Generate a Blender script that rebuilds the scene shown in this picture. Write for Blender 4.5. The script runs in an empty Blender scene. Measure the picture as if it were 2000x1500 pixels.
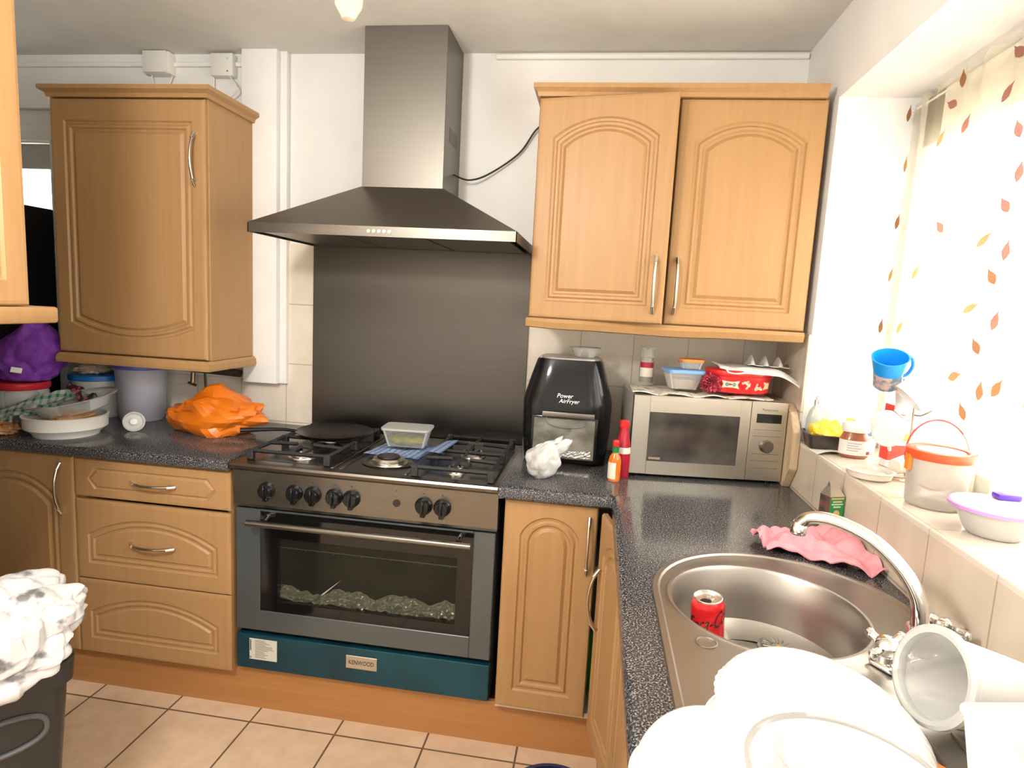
import bpy, bmesh, math, random
from mathutils import Matrix, Vector, noise, Euler
C = bpy.context.scene.collection
PI = math.pi
# ------------------------------------------------------------------ camera, sky, light, exposure
cam_d = bpy.data.cameras.new('camera'); cam = bpy.data.objects.new('camera', cam_d); C.objects.link(cam)
cam_d.sensor_width = 36.0; cam_d.lens = 1187.7 * 36 / 2000; cam_d.clip_start = 0.02
Rr = Vector((0.98849793, 0.14190549, 0.05229403)); Uu = Vector((-0.06968531, 0.12049445, 0.99026514)); Ff = Vector((-0.13422292, 0.98251917, -0.12899724))
m3 = Matrix((Rr, Uu, -Ff)).transposed()
cam.matrix_world = Matrix.Translation((-0.6731, -2.4049, 1.4636)) @ m3.to_4x4()
bpy.context.scene.camera = cam
sc = bpy.context.scene
sc.view_settings.view_transform = 'Standard'; sc.view_settings.look = 'None'
sc.view_settings.gamma = 1.0; sc.view_settings.use_curve_mapping = False
sc.view_settings.exposure = 1.67
world = bpy.data.worlds.new('sky'); sc.world = world; world.use_nodes = True
wn = world.node_tree.nodes; wl = world.node_tree.links
bg = wn['Background']; bg.inputs['Strength'].default_value = 4.7
tcw = wn.new('ShaderNodeTexCoord'); spw = wn.new('ShaderNodeSeparateXYZ'); rmp = wn.new('ShaderNodeValToRGB')
wl.new(tcw.outputs['Generated'], spw.inputs[0]); wl.new(spw.outputs['Z'], rmp.inputs['Fac'])
rmp.color_ramp.elements[0].position = 0.0; rmp.color_ramp.elements[0].color = (0.62, 0.58, 0.50, 1)
rmp.color_ramp.elements[1].position = 0.12; rmp.color_ramp.elements[1].color = (0.98, 0.985, 0.98, 1)
wl.new(rmp.outputs['Color'], bg.inputs['Color'])
def portal(name, loc, rot, sx, sy):
    d = bpy.data.lights.new(name, 'AREA'); d.shape = 'RECTANGLE'; d.size = sx; d.size_y = sy
    d.cycles.is_portal = True
    o = bpy.data.objects.new(name, d); C.objects.link(o); o.location = loc; o.rotation_euler = rot
    return o
portal('daylight_portal', (0.33, -1.15, 1.6), (0, PI/2, 0), 1.1, 1.6)
portal('daylight_portal_rear', (0.33, -3.1, 1.5), (0, PI/2, 0), 1.3, 1.4)  # sampling portal for the added fill window

# ------------------------------------------------------------------ materials
MATS = {}
def M(name, col, rough=0.5, metal=0.0, **k):
    if name in MATS: return MATS[name]
    m = bpy.data.materials.new(name); m.use_nodes = True; MATS[name] = m
    b = m.node_tree.nodes['Principled BSDF']
    b.inputs['Base Color'].default_value = (*col, 1); b.inputs['Roughness'].default_value = rough
    b.inputs['Metallic'].default_value = metal
    for kk, v in k.items(): b.inputs[kk.replace('_', ' ')].default_value = v
    return m
def nodes(m): return m.node_tree.nodes, m.node_tree.links, m.node_tree.nodes['Principled BSDF']
def vary(m, c1, c2, scale=(10, 10, 10), detail=3, fac=(0.35, 0.65), bump=0.0, ntype='noise', rough=None, coords='Object'):
    n, l, b = nodes(m)
    tc = n.new('ShaderNodeTexCoord'); mp = n.new('ShaderNodeMapping'); mp.inputs['Scale'].default_value = scale
    l.new(tc.outputs[coords], mp.inputs['Vector'])
    if ntype == 'noise':
        t = n.new('ShaderNodeTexNoise'); t.inputs['Scale'].default_value = 1; t.inputs['Detail'].default_value = detail; out = t.outputs['Fac']
    else:
        t = n.new('ShaderNodeTexVoronoi'); t.inputs['Scale'].default_value = 1; out = t.outputs['Distance']
    l.new(mp.outputs[0], t.inputs['Vector'])
    r = n.new('ShaderNodeValToRGB'); r.color_ramp.elements[0].position = fac[0]; r.color_ramp.elements[1].position = fac[1]
    r.color_ramp.elements[0].color = (*c1, 1); r.color_ramp.elements[1].color = (*c2, 1)
    l.new(out, r.inputs['Fac']); l.new(r.outputs['Color'], b.inputs['Base Color'])
    if bump:
        bp = n.new('ShaderNodeBump'); bp.inputs['Strength'].default_value = bump; bp.inputs['Distance'].default_value = 0.002
        l.new(out, bp.inputs['Height']); l.new(bp.outputs[0], b.inputs['Normal'])
    if rough:
        mr = n.new('ShaderNodeMapRange'); mr.inputs['To Min'].default_value = rough[0]; mr.inputs['To Max'].default_value = rough[1]
        l.new(out, mr.inputs['Value']); l.new(mr.outputs[0], b.inputs['Roughness'])
    return m
def thin(name, col, alpha=0.3, rough=0.1, trans=None):
    """thin clear plastic or glass: see-through with a surface sheen"""
    if name in MATS: return MATS[name]
    m = bpy.data.materials.new(name); m.use_nodes = True; MATS[name] = m
    n, l = m.node_tree.nodes, m.node_tree.links; b = n['Principled BSDF']
    b.inputs['Base Color'].default_value = (*col, 1); b.inputs['Roughness'].default_value = rough
    tr = n.new('ShaderNodeBsdfTransparent'); tr.inputs['Color'].default_value = (*(trans or (0.97, 0.97, 0.97)), 1)
    mx = n.new('ShaderNodeMixShader'); lw = n.new('ShaderNodeLayerWeight'); lw.inputs['Blend'].default_value = 0.35
    mr = n.new('ShaderNodeMapRange'); mr.inputs['To Min'].default_value = alpha; mr.inputs['To Max'].default_value = min(1, alpha + 0.5)
    l.new(lw.outputs['Fresnel'], mr.inputs['Value']); l.new(mr.outputs[0], mx.inputs['Fac'])
    l.new(tr.outputs[0], mx.inputs[1]); l.new(b.outputs[0], mx.inputs[2])
    l.new(mx.outputs[0], n['Material Output'].inputs['Surface'])
    return m
def grid_tiles(name, c1, c2, mortar, size, off, plane, rough=0.35, msize=0.012, spread=(5, 5, 5)):
    m = M(name, c1, rough); n, l, b = nodes(m)
    g = n.new('ShaderNodeNewGeometry'); s = n.new('ShaderNodeSeparateXYZ'); l.new(g.outputs['Position'], s.inputs[0])
    cb = n.new('ShaderNodeCombineXYZ')
    for i, ax in enumerate(plane):
        a = n.new('ShaderNodeMath'); a.operation = 'SUBTRACT'; a.inputs[1].default_value = off[i]; l.new(s.outputs[ax], a.inputs[0])
        d = n.new('ShaderNodeMath'); d.operation = 'DIVIDE'; d.inputs[1].default_value = size[i]; l.new(a.outputs[0], d.inputs[0])
        l.new(d.outputs[0], cb.inputs[i])
    br = n.new('ShaderNodeTexBrick'); br.offset = 0; br.squash = 1; l.new(cb.outputs[0], br.inputs['Vector'])
    for k, v in (('Scale', 1), ('Brick Width', 1), ('Row Height', 1), ('Mortar Size', msize), ('Mortar Smooth', 0.2)): br.inputs[k].default_value = v
    nz = n.new('ShaderNodeTexNoise'); nz.inputs['Scale'].default_value = 1; nz.inputs['Detail'].default_value = 5
    mp = n.new('ShaderNodeMapping'); mp.inputs['Scale'].default_value = spread; l.new(g.outputs['Position'], mp.inputs[0]); l.new(mp.outputs[0], nz.inputs['Vector'])
    mx = n.new('ShaderNodeMix'); mx.data_type = 'RGBA'; mx.inputs[6].default_value = (*c1, 1); mx.inputs[7].default_value = (*c2, 1)
    r = n.new('ShaderNodeMapRange'); r.inputs['From Min'].default_value = 0.35; r.inputs['From Max'].default_value = 0.65; l.new(nz.outputs['Fac'], r.inputs['Value'])
    l.new(r.outputs[0], mx.inputs[0]); l.new(mx.outputs[2], br.inputs['Color1']); l.new(mx.outputs[2], br.inputs['Color2'])
    br.inputs['Mortar'].default_value = (*mortar, 1); l.new(br.outputs['Color'], b.inputs['Base Color'])
    bp = n.new('ShaderNodeBump'); bp.invert = True; bp.inputs['Strength'].default_value = 0.5; bp.inputs['Distance'].default_value = 0.002
    l.new(br.outputs['Fac'], bp.inputs['Height']); l.new(bp.outputs[0], b.inputs['Normal'])
    return m
WALL = vary(M('painted_plaster', (0.8, 0.78, 0.73), 0.6), (0.80, 0.79, 0.765), (0.84, 0.83, 0.805), (6, 6, 6), bump=0.08)
CEIL = vary(M('ceiling_paint', (0.62, 0.59, 0.52), 0.75), (0.73, 0.72, 0.68), (0.77, 0.76, 0.72), (9, 9, 9), bump=0.05)
FLOOR = grid_tiles('floor_tiles', (0.66, 0.47, 0.31), (0.74, 0.55, 0.38), (0.16, 0.10, 0.06), (.3059, .3059), (-2.3736, -.6225), 'XY', 0.4, 0.012, (14, 14, 14))
TILEB = grid_tiles('back_wall_tiles', (0.68, 0.61, 0.50), (0.76, 0.69, 0.58), (0.50, 0.43, 0.33), (.2045, .25), (-.738, .918), 'XZ', 0.25, 0.010, (9, 9, 4))
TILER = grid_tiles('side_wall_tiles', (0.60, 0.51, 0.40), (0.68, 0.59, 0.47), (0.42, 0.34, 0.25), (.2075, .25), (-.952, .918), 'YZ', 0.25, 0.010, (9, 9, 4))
SILLM = grid_tiles('sill_tiles', (0.70, 0.62, 0.52), (0.76, 0.69, 0.58), (0.55, 0.48, 0.38), (.25, .2075), (.0, -.952), 'XY', 0.2, 0.008, (9, 9, 9))
WOOD = vary(M('beech_foil', (0.62, 0.36, 0.16), 0.42, Specular_IOR_Level=0.35), (0.395, 0.222, 0.092), (0.44, 0.256, 0.112), (60, 60, 3), 4, (0.25, 0.75))
WOODL = vary(M('pale_wood', (0.6, 0.45, 0.3), 0.5), (0.50, 0.36, 0.22), (0.62, 0.47, 0.31), (80, 80, 5), 4)
WHITEM = M('white_melamine', (0.75, 0.72, 0.66), 0.5)
def granite():
    m = M('granite_laminate', (0.05, 0.05, 0.05), 0.16); n, l, b = nodes(m)
    tc = n.new('ShaderNodeNewGeometry')
    v = n.new('ShaderNodeTexNoise'); v.inputs['Scale'].default_value = 330; v.inputs['Detail'].default_value = 3; l.new(tc.outputs['Position'], v.inputs['Vector'])
    r = n.new('ShaderNodeValToRGB'); e = r.color_ramp.elements
    e[0].position = 0.42; e[0].color = (0.018, 0.018, 0.022, 1); e[1].position = 0.66; e[1].color = (0.34, 0.32, 0.30, 1)
    x = e.new(0.54); x.color = (0.06, 0.06, 0.066, 1)
    l.new(v.outputs['Fac'], r.inputs['Fac']); l.new(r.outputs['Color'], b.inputs['Base Color'])
    return m
GRAN = granite()
def steel(name, c, rough, sc_, amt=0.05):
    m = M(name, c, rough, 1.0)
    vary(m, tuple(x*(1-amt) for x in c), tuple(min(1, x*(1+amt)) for x in c), sc_, 2, rough=(rough-0.05, rough+0.08))
    return m
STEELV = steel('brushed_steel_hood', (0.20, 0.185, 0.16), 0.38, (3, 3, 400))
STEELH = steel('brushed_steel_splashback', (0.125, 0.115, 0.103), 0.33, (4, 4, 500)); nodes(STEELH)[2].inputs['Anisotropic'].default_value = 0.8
STEELC = steel('cooker_steel', (0.21, 0.195, 0.17), 0.30, (3, 300, 300))
STEELS = steel('sink_steel', (0.42, 0.395, 0.36), 0.36, (6, 220, 220), 0.02)
CHROME = M('chrome', (0.85, 0.84, 0.82), 0.07, 1.0)
SATIN = M('satin_nickel', (0.62, 0.56, 0.46), 0.28, 1.0)
BLACK = M('black_enamel', (0.012, 0.011, 0.010), 0.22)
IRON = M('cast_iron', (0.02, 0.02, 0.02), 0.45)
BPLAS = M('black_plastic', (0.010, 0.010, 0.011), 0.12, Specular_IOR_Level=0.3)
DARK = M('dark_void', (0.01, 0.008, 0.006), 0.8)
OVENG = M('oven_frame_grey', (0.11, 0.125, 0.13), 0.3, 0.5)
TEAL = vary(M('teal_protective_film', (0.02, 0.10, 0.14), 0.22, 0.3), (0.006, 0.035, 0.06), (0.008, 0.075, 0.105), (4, 4, 4))
WPLAS = M('white_plastic', (0.80, 0.78, 0.72), 0.3)
WCER = M('white_ceramic', (0.86, 0.85, 0.82), 0.12)
FOIL = M('crumpled_foil', (0.75, 0.74, 0.70), 0.25, 1.0)
GLASS = thin('clear_glass', (0.85, 0.87, 0.85), 0.10, 0.03)
CLEAR = thin('clear_plastic', (0.80, 0.80, 0.77), 0.22, 0.15)
FROST = thin('frosted_plastic', (0.66, 0.65, 0.74), 0.62, 0.35)
FROSTW = thin('frosted_white_plastic', (0.85, 0.84, 0.80), 0.55, 0.3)
INK = M('black_ink', (0.02, 0.02, 0.02), 0.4)
INKW = M('white_ink', (0.85, 0.85, 0.85), 0.4)

# ------------------------------------------------------------------ helpers
W = {}
def meta(o, label=None, cat=None, group=None, kind=None):
    if label: o['label'] = label
    if cat: o['category'] = cat
    if group: o['group'] = group
    if kind: o['kind'] = kind
    return o
def thing(name, label, cat, loc=(0, 0, 0), rot=(0, 0, 0), group=None):
    o = bpy.data.objects.new(name, None); C.objects.link(o); o.empty_display_size = 0.05
    o.location = loc; o.rotation_euler = rot
    W[o] = Matrix.Translation(loc) @ Euler(rot).to_matrix().to_4x4()
    return meta(o, label, cat, group)
def link(name, bm, mats, parent=None, smooth=False, local=False, wm=None):
    """local=True: the mesh is already in the parent's own frame"""
    me = bpy.data.meshes.new(name)
    if parent is not None and not local: bm.transform(W[parent].inverted())
    bmesh.ops.recalc_face_normals(bm, faces=bm.faces)
    bm.to_mesh(me); bm.free()
    if not isinstance(mats, (list, tuple)): mats = [mats]
    for x in mats: me.materials.append(x)
    if smooth:
        for p in me.polygons: p.use_smooth = True
        if smooth != 'all': me.set_sharp_from_angle(angle=math.radians(smooth if smooth is not True else 38))
    o = bpy.data.objects.new(name, me); C.objects.link(o)
    if parent is not None: o.parent = parent; W[o] = W[parent].copy()
    else: W[o] = Matrix()
    return o
def base(o):
    """move a top-level mesh's origin to its base"""
    me = o.data; xs = [v.co for v in me.vertices]
    c = Vector(((min(v.x for v in xs)+max(v.x for v in xs))/2, (min(v.y for v in xs)+max(v.y for v in xs))/2, min(v.z for v in xs)))
    me.transform(Matrix.Translation(-c)); o.location = c; W[o] = Matrix.Translation(c)
    return o
def solo(name, bm, mats, label, cat, smooth=False, group=None, kind=None):
    return meta(base(link(name, bm, mats, None, smooth)), label, cat, group, kind)
def nb(): return bmesh.new()
def bx(bm, x0, x1, y0, y1, z0, z1, bev=0.0, mi=0, seg=1, mat=None):
    t = bmesh.new(); bmesh.ops.create_cube(t, size=1)
    for v in t.verts: v.co = Vector(((x0+x1)/2+v.co.x*(x1-x0), (y0+y1)/2+v.co.y*(y1-y0), (z0+z1)/2+v.co.z*(z1-z0)))
    if bev: bmesh.ops.bevel(t, geom=t.edges[:], offset=bev, segments=seg, affect='EDGES', profile=0.5)
    if mat is not None: t.transform(mat)
    merge(bm, t, mi); return bm
def merge(bm, t, mi=0):
    vm = {}
    for v in t.verts: vm[v] = bm.verts.new(v.co)
    for f in t.faces:
        try:
            nf = bm.faces.new([vm[v] for v in f.verts]); nf.material_index = mi
        except ValueError: pass
    t.free()
def box(name, x0, x1, y0, y1, z0, z1, mat, parent=None, bev=0.0, seg=2):
    return link(name, bx(nb(), x0, x1, y0, y1, z0, z1, bev, 0, seg), mat, parent, smooth=bool(bev and seg > 1))
def lathe(bm, prof, loc=(0, 0, 0), seg=40, mat=None, mi=0, sx=1, sy=1, wob=None):
    """prof: list of (r, z); r==0 closes"""
    t = bmesh.new(); rings = []
    for i, (r, z) in enumerate(prof):
        if r <= 1e-6: rings.append([t.verts.new((0, 0, z))])
        else:
            ring = []
            for k in range(seg):
                a = 2*PI*k/seg; rr = r*(wob(a, i) if wob else 1)
                ring.append(t.verts.new((rr*math.cos(a)*sx, rr*math.sin(a)*sy, z)))
            rings.append(ring)
    for a, b in zip(rings, rings[1:]):
        for k in range(seg):
            k2 = (k+1) % seg
            if len(a) == 1 and len(b) == 1: continue
            if len(a) == 1: t.faces.new([a[0], b[k], b[k2]])
            elif len(b) == 1: t.faces.new([a[k], a[k2], b[0]])
            else: t.faces.new([a[k], a[k2], b[k2], b[k]])
    t.transform(Matrix.Translation(loc) @ (mat if mat is not None else Matrix()))
    merge(bm, t, mi); return bm
def cyl(bm, p0, p1, r, seg=16, mi=0, r2=None):
    p0 = Vector(p0); p1 = Vector(p1); d = p1-p0; q = Vector((0, 0, 1)).rotation_difference(d.normalized()).to_matrix().to_4x4()
    lathe(bm, [(0, 0), (r, 0), (r2 if r2 is not None else r, d.length), (0, d.length)], p0, seg, q, mi); return bm
def tube(bm, pts, r, seg=10, mi=0, cap=True, flat=None):
    """swept tube; r number or list; flat=(a,b) scales the section"""
    P = [Vector(p) for p in pts]; t = bmesh.new(); rings = []; prev = None
    for i, p in enumerate(P):
        d = (P[min(i+1, len(P)-1)]-P[max(i-1, 0)]).normalized()
        if prev is None:
            u = d.orthogonal().normalized()
            if abs(d.z) < 0.9: u = (Vector((0, 0, 1))-d*d.z).normalized()
        else: u = (prev-d*prev.dot(d)).normalized()
        prev = u; w = d.cross(u); rr = r[i] if isinstance(r, (list, tuple)) else r
        fa, fb = flat if flat else (1, 1)
        rings.append([t.verts.new(p+(u*math.cos(2*PI*k/seg)*fa+w*math.sin(2*PI*k/seg)*fb)*rr) for k in range(seg)])
    for a, b in zip(rings, rings[1:]):
        for k in range(seg): t.faces.new([a[k], a[(k+1) % seg], b[(k+1) % seg], b[k]])
    if cap:
        t.faces.new(rings[0][::-1]); t.faces.new(rings[-1])
    merge(bm, t, mi); return bm
def smoothpts(pts, n=8):
    P = [Vector(p) for p in pts]; out = []
    for i in range(len(P)-1):
        p0 = P[max(i-1, 0)]; p1 = P[i]; p2 = P[i+1]; p3 = P[min(i+2, len(P)-1)]
        for k in range(n):
            t = k/n; out.append(0.5*((2*p1)+(-p0+p2)*t+(2*p0-5*p1+4*p2-p3)*t*t+(-p0+3*p1-3*p2+p3)*t**3))
    out.append(P[-1]); return out
def prism(bm, poly, a0, a1, axis='z', mi=0, bev=0):
    t = bmesh.new()
    def mk(p, a): return {'z': (p[0], p[1], a), 'y': (p[0], a, p[1]), 'x': (a, p[0], p[1])}[axis]
    A = [t.verts.new(mk(p, a0)) for p in poly]; B = [t.verts.new(mk(p, a1)) for p in poly]; n = len(poly)
    t.faces.new(A[::-1]); t.faces.new(B)
    for i in range(n): t.faces.new([A[i], A[(i+1) % n], B[(i+1) % n], B[i]])
    if bev: bmesh.ops.bevel(t, geom=t.edges[:], offset=bev, segments=2, affect='EDGES')
    merge(bm, t, mi); return bm
def text_bm(s, size, mat4, depth=0.0004, shear=0.0, wid=None):
    cu = bpy.data.curves.new('t', 'FONT'); cu.body = s; cu.size = size; cu.extrude = depth; cu.align_x = 'CENTER'; cu.align_y = 'CENTER'; cu.shear = shear
    cu.resolution_u = 3
    ob = bpy.data.objects.new('t', cu); C.objects.link(ob)
    dg = bpy.context.evaluated_depsgraph_get(); me = bpy.data.meshes.new_from_object(ob.evaluated_get(dg))
    bm = bmesh.new(); bm.from_mesh(me); bpy.data.objects.remove(ob); bpy.data.curves.remove(cu); bpy.data.meshes.remove(me)
    if wid:
        xs = [v.co.x for v in bm.verts]; k = wid/max(1e-6, max(xs)-min(xs))
        for v in bm.verts: v.co.x *= k
    bm.transform(mat4); return bm
FRONT = Matrix.Rotation(PI/2, 4, 'X')             # text plane facing -y
def nz(p, s, seed=0): return noise.noise(Vector(p)*s+Vector((seed*7.3, seed*3.1, seed*1.7)))
def crease(p, s, seed=0):
    d = noise.voronoi(Vector(p)*s+Vector((seed*5.1, seed*2.3, seed)))[0]; return d[1]-d[0]
def blob(size, seed, a1=0.25, s1=2.0, a2=0.10, s2=4.0, sub=5, flat=None, pinch=None, fine=0.4):
    """crumpled closed bag in local coords, base at z=0"""
    t = bmesh.new(); bmesh.ops.create_icosphere(t, subdivisions=sub, radius=1)
    for v in t.verts:
        n = v.co.normalized(); k = 1+a1*nz(n, s1, seed)+a2*(crease(n, s2, seed)-0.3)+a2*fine*(crease(n, s2*2.3, seed+3)-0.3)
        q = n*k
        if pinch: q = pinch(q)
        v.co = Vector((q.x*size[0], q.y*size[1], q.z*size[2]))
    for v in t.verts: v.co.z = max(v.co.z, -size[2]*(flat if flat is not None else 0.75))
    z0 = min(v.co.z for v in t.verts)
    for v in t.verts: v.co.z -= z0
    return t
def sheet(fn, nu, nv, thick=0.0015, mi=None):
    """fn(u,v)->(x,y,z), u,v in 0..1: a cloth with real thickness"""
    t = bmesh.new(); g = [[t.verts.new(fn(i/nu, j/nv)) for j in range(nv+1)] for i in range(nu+1)]
    for i in range(nu):
        for j in range(nv): t.faces.new([g[i][j], g[i+1][j], g[i+1][j+1], g[i][j+1]])
    bmesh.ops.recalc_face_normals(t, faces=t.faces)
    bmesh.ops.solidify(t, geom=t.faces[:], thickness=thick)
    return t

# ------------------------------------------------------------------ the setting
def struct(o): o['kind'] = 'structure'; return o
H = 2.4035
XL, YF = -3.75, -4.0
struct(box('floor', XL, 0.0, YF, 0.0, -0.05, 0.0, FLOOR))
struct(box('ceiling', XL-0.1, 0.36, YF-0.1, 0.12, H, H+0.1, CEIL))
wx0, wx1, wz0, wz1 = -3.66, -3.04, 1.25, 2.05           # far left window in the back wall
b = nb(); bx(b, XL, wx0, 0, 0.12, 0, H); bx(b, wx1, 0.0, 0, 0.12, 0, H); bx(b, wx0, wx1, 0, 0.12, 0, wz0); bx(b, wx0, wx1, 0, 0.12, wz1, H)
struct(link('wall_back', b, WALL))
WY0, WY1, WZ0, WZ1 = -1.95, -0.349, 1.062, 2.138         # kitchen window opening
b = nb(); bx(b, 0, 0.34, WY1, 0.12, 0, H); bx(b, 0, 0.34, -2.4, WY0, 0, H); bx(b, 0, 0.34, YF-0.1, -3.8, 0, H); bx(b, 0, 0.34, -3.8, -2.4, 0, 0.9); bx(b, 0, 0.34, -3.8, -2.4, 2.1, H); bx(b, 0, 0.34, WY0, WY1, 0, WZ0); bx(b, 0, 0.34, WY0, WY1, WZ1, H)
struct(link('wall_right', b, WALL))
struct(box('wall_left', XL-0.1, XL, YF, 0.12, 0, H, WALL))
struct(box('wall_front', XL, 0.0, YF-0.1, YF, 0, H, WALL))
struct(box('wall_partition', -2.40, -2.29, YF, -1.19, 0, H, WALL))
# windows
def window(name, axis, a0, a1, z0, z1, pos, fr=0.055, mull=(), thick=0.05, trans=(), top=None, far=None):
    b = nb(); def_ = lambda p0, p1, q0, q1: (bx(b, pos, pos+thick, p0, p1, q0, q1, 0.004) if axis == 'x' else bx(b, p0, p1, pos, pos+thick, q0, q1, 0.004))
    ft = top or fr; fe = far or fr
    def_(a0, a1, z0, z0+fr); def_(a0, a1, z1-ft, z1); def_(a0, a0+fr, z0, z1); def_(a1-fe, a1, z0, z1)
    for m_ in mull: def_(m_-fr*0.55, m_+fr*0.55, z0, z1)
    for t_ in trans: def_(a0, a1, t_-fr*0.5, t_+fr*0.5)
    o = struct(link(name, b, WPLAS))
    pm = thin('window_pane', (0.9, 0.9, 0.9), 0.04, 0.02, (1, 1, 1)); c = pos+thick*0.5
    b = bx(nb(), c-0.002, c+0.002, a0+0.01, a1-0.01, z0+0.01, z1-0.01) if axis == 'x' else bx(nb(), a0+0.01, a1-0.01, c-0.002, c+0.002, z0+0.01, z1-0.01)
    link('pane', b, pm, o); return o
window('window_1', 'x', WY0, WY1, WZ0, WZ1, 0.25, 0.06, (-0.86, -1.42), top=0.15, far=0.10)
w2 = window('window_2', 'y', wx0, wx1, wz0, wz1, 0.05, 0.045)
struct(w2)
window('added_fill_window', 'x', -3.8, -2.4, 0.9, 2.1, 0.25, 0.06, (-3.1,))  # unseen window added so more sky light fills the room
# sill, tiled areas, boxing, trims
struct(link('trim_1', bx(nb(), -0.008, 0.25, WY0, WY1, 1.060, 1.075, 0.003, 0, 2), SILLM))
struct(box('trim_2', -1.957, 0.0, -0.008, 0.0, 0.86, 1.44, TILEB))
struct(box('trim_3', -1.957, -1.80, -0.0085, 0.0, 1.44, 1.665, TILEB))
b = nb(); bx(b, -0.008, 0.0, WY1, -0.008, 0.86, 1.42); bx(b, -0.008, 0.0, -3.0, WY1, 0.86, 1.062)
struct(link('trim_4', b, TILER))
struct(box('trim_5', -2.93, -1.957, -0.008, 0.0, 0.86, 1.09, TILEB))
b = nb(); bx(b, -2.134, -1.985, -0.055, 0.0, 1.085, H, 0.003, 0, 2); bx(b, -1.985, -1.955, -0.03, 0.0, 1.085, H, 0.003, 0, 2)
struct(link('trim_6', b, WALL, smooth=True))
b = nb(); bx(b, -1.127, -0.004, -0.016, 0.0, 2.378, 2.396, 0.003); struct(link('trim_7', b, M('white_trunking', (0.86, 0.85, 0.80), 0.4)))
b = nb(); bx(b, XL, -2.134, -0.016, 0.0, 2.352, 2.368, 0.002); struct(link('trim_8', b, MATS['white_trunking']))
b = nb(); bx(b, wx0-0.07, wx1+0.07, -0.02, 0.0, 2.05, 2.12, 0.004); bx(b, wx0-0.07, wx1+0.07, -0.03, 0.0, 2.18, 2.195, 0.002)
bx(b, wx1, wx1+0.07, -0.02, 0, 1.2, 2.05, 0.004); struct(link('trim_9', b, MATS['white_trunking']))
bl = solo('roller_blind', bx(nb(), wx0+0.02, wx1-0.02, 0.012, 0.02, 1.94, 2.045, 0.002), M('blind_fabric', (0.55, 0.54, 0.50), 0.8), 'grey blind rolled mostly up over the far left window', 'blind')
# ------------------------------------------------------------------ cabinet doors
def loop_arch(x0, x1, z0, zs, zc, i, n=20, flip=False):
    """arched panel outline inset by i: straight base, shoulders at zs, crown at zc"""
    x0 += i; x1 -= i; z0 += i; zs -= i*0.75; zc -= i
    w = (x1-x0)/2; h = max(1e-4, zc-zs); R = (w*w+h*h)/(2*h); cx = (x0+x1)/2; cz = zc-R
    pts = [(x0, z0), (x1, z0), (x1, zs)]
    for k in range(1, n):
        x = x1-(x1-x0)*k/n; pts.append((x, cz+math.sqrt(max(0, R*R-(x-cx)**2))))
    pts.append((x0, zs)); return pts
def loop_hex(x0, x1, z0, zs, zc, i, n=20, flip=False):
    x0 += i; x1 -= i; z0 += i; zc -= i; d = 0.028; zm = (z0+zc)/2
    pts = [(x0+d, z0), (x1-d, z0), (x1, zm), (x1-d, zc)]
    for k in range(1, n-1): pts.append((x1-d-(x1-x0-2*d)*k/(n-1), zc))
    pts += [(x0+d, zc), (x0, zm)]
    return pts
def door_bm(w, h, panel, kind='arch', t=0.019, flip=False, prof=None):
    """slab w x h in the xz plane, front at y=-t; panel=(x0,x1,z0,zs,zc)"""
    prof = prof or [(0, 0), (0.005, 0.006), (0.012, 0.0065), (0.018, 0.001), (0.025, 0.0015), (0.030, 0.0075), (0.036, 0.008), (0.046, 0.0005)]
    bm = bmesh.new(); n = 20; fn = loop_arch if kind == 'arch' else loop_hex
    N = len(fn(*panel, 0, n))
    def rect(a, y):
        if kind == 'arch':
            p = [(a, a), (w-a, a), (w-a, h-a)]+[(w-a-(w-2*a)*k/n, h-a) for k in range(1, n)]+[(a, h-a)]
        else:
            p = [(a, a), (w-a, a), (w-a, h/2), (w-a, h-a)]+[(w-a-(w-2*a)*k/(n-1), h-a) for k in range(1, n-1)]+[(a, h-a), (a, h/2)]
        return [bm.verts.new((x, y, z)) for x, z in p]
    L = [rect(0, 0), rect(0, -t+0.007), rect(0.004, -t+0.001), rect(0.011, -t)]
    for off, dep in prof: L.append([bm.verts.new((x, -t+dep, z)) for x, z in fn(*panel, off, n)])
    for a, b2 in zip(L, L[1:]):
        for k in range(N): bm.faces.new([a[k], a[(k+1) % N], b2[(k+1) % N], b2[k]])
    bm.faces.new(L[0][::-1]); bm.faces.new(L[-1])
    if flip:
        for v in bm.verts: v.co.z = h-v.co.z
    return bm
def handle_bm(L=0.17, out=0.03, horiz=False):
    """bow handle in the xz plane standing off towards -y, centred"""
    b = nb(); P = []; Rr_ = []
    for k in range(21):
        s = k/20*2-1; P.append((0.0, -0.004-out*(1-s*s)**0.8, s*L/2)); Rr_.append(0.0048 if abs(s) < 0.75 else 0.0062)
    tube(b, P, Rr_, 10, 0)
    for s in (-1, 1):
        cyl(b, (0, 0.0005, s*L/2*0.97), (0, -0.008, s*L/2*0.97), 0.006, 12, 1); cyl(b, (0, -0.006, s*L/2*0.99), (0, -0.004-out*0.62, s*L/2*0.76), 0.0064, 12, 1, 0.0052)
    if horiz: b.transform(Matrix.Rotation(PI/2, 4, 'Y'))
    return b
def add_door(parent, name, x, y, z, w, h, panel, kind='arch', flip=False, rot=0.0, hpos=None, hh=False, prof=None, pivot=0, mirror=False):
    T = Matrix.Translation((x, y, z)) @ Matrix.Translation((pivot, 0, 0)) @ Matrix.Rotation(rot, 4, 'Z') @ Matrix.Translation((-pivot, 0, 0))
    bm = door_bm(w, h, panel, kind, 0.019, flip, prof); bm.transform(T)
    d = link(name, bm, WOOD, parent)
    if hpos:
        hb = handle_bm(0.18 if not hh else 0.165, 0.028, hh); hb.transform(T @ Matrix.Translation((hpos[0], -0.019, hpos[1])))
        link('handle', hb, [SATIN, CHROME], d, smooth=True)
    return d
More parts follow.
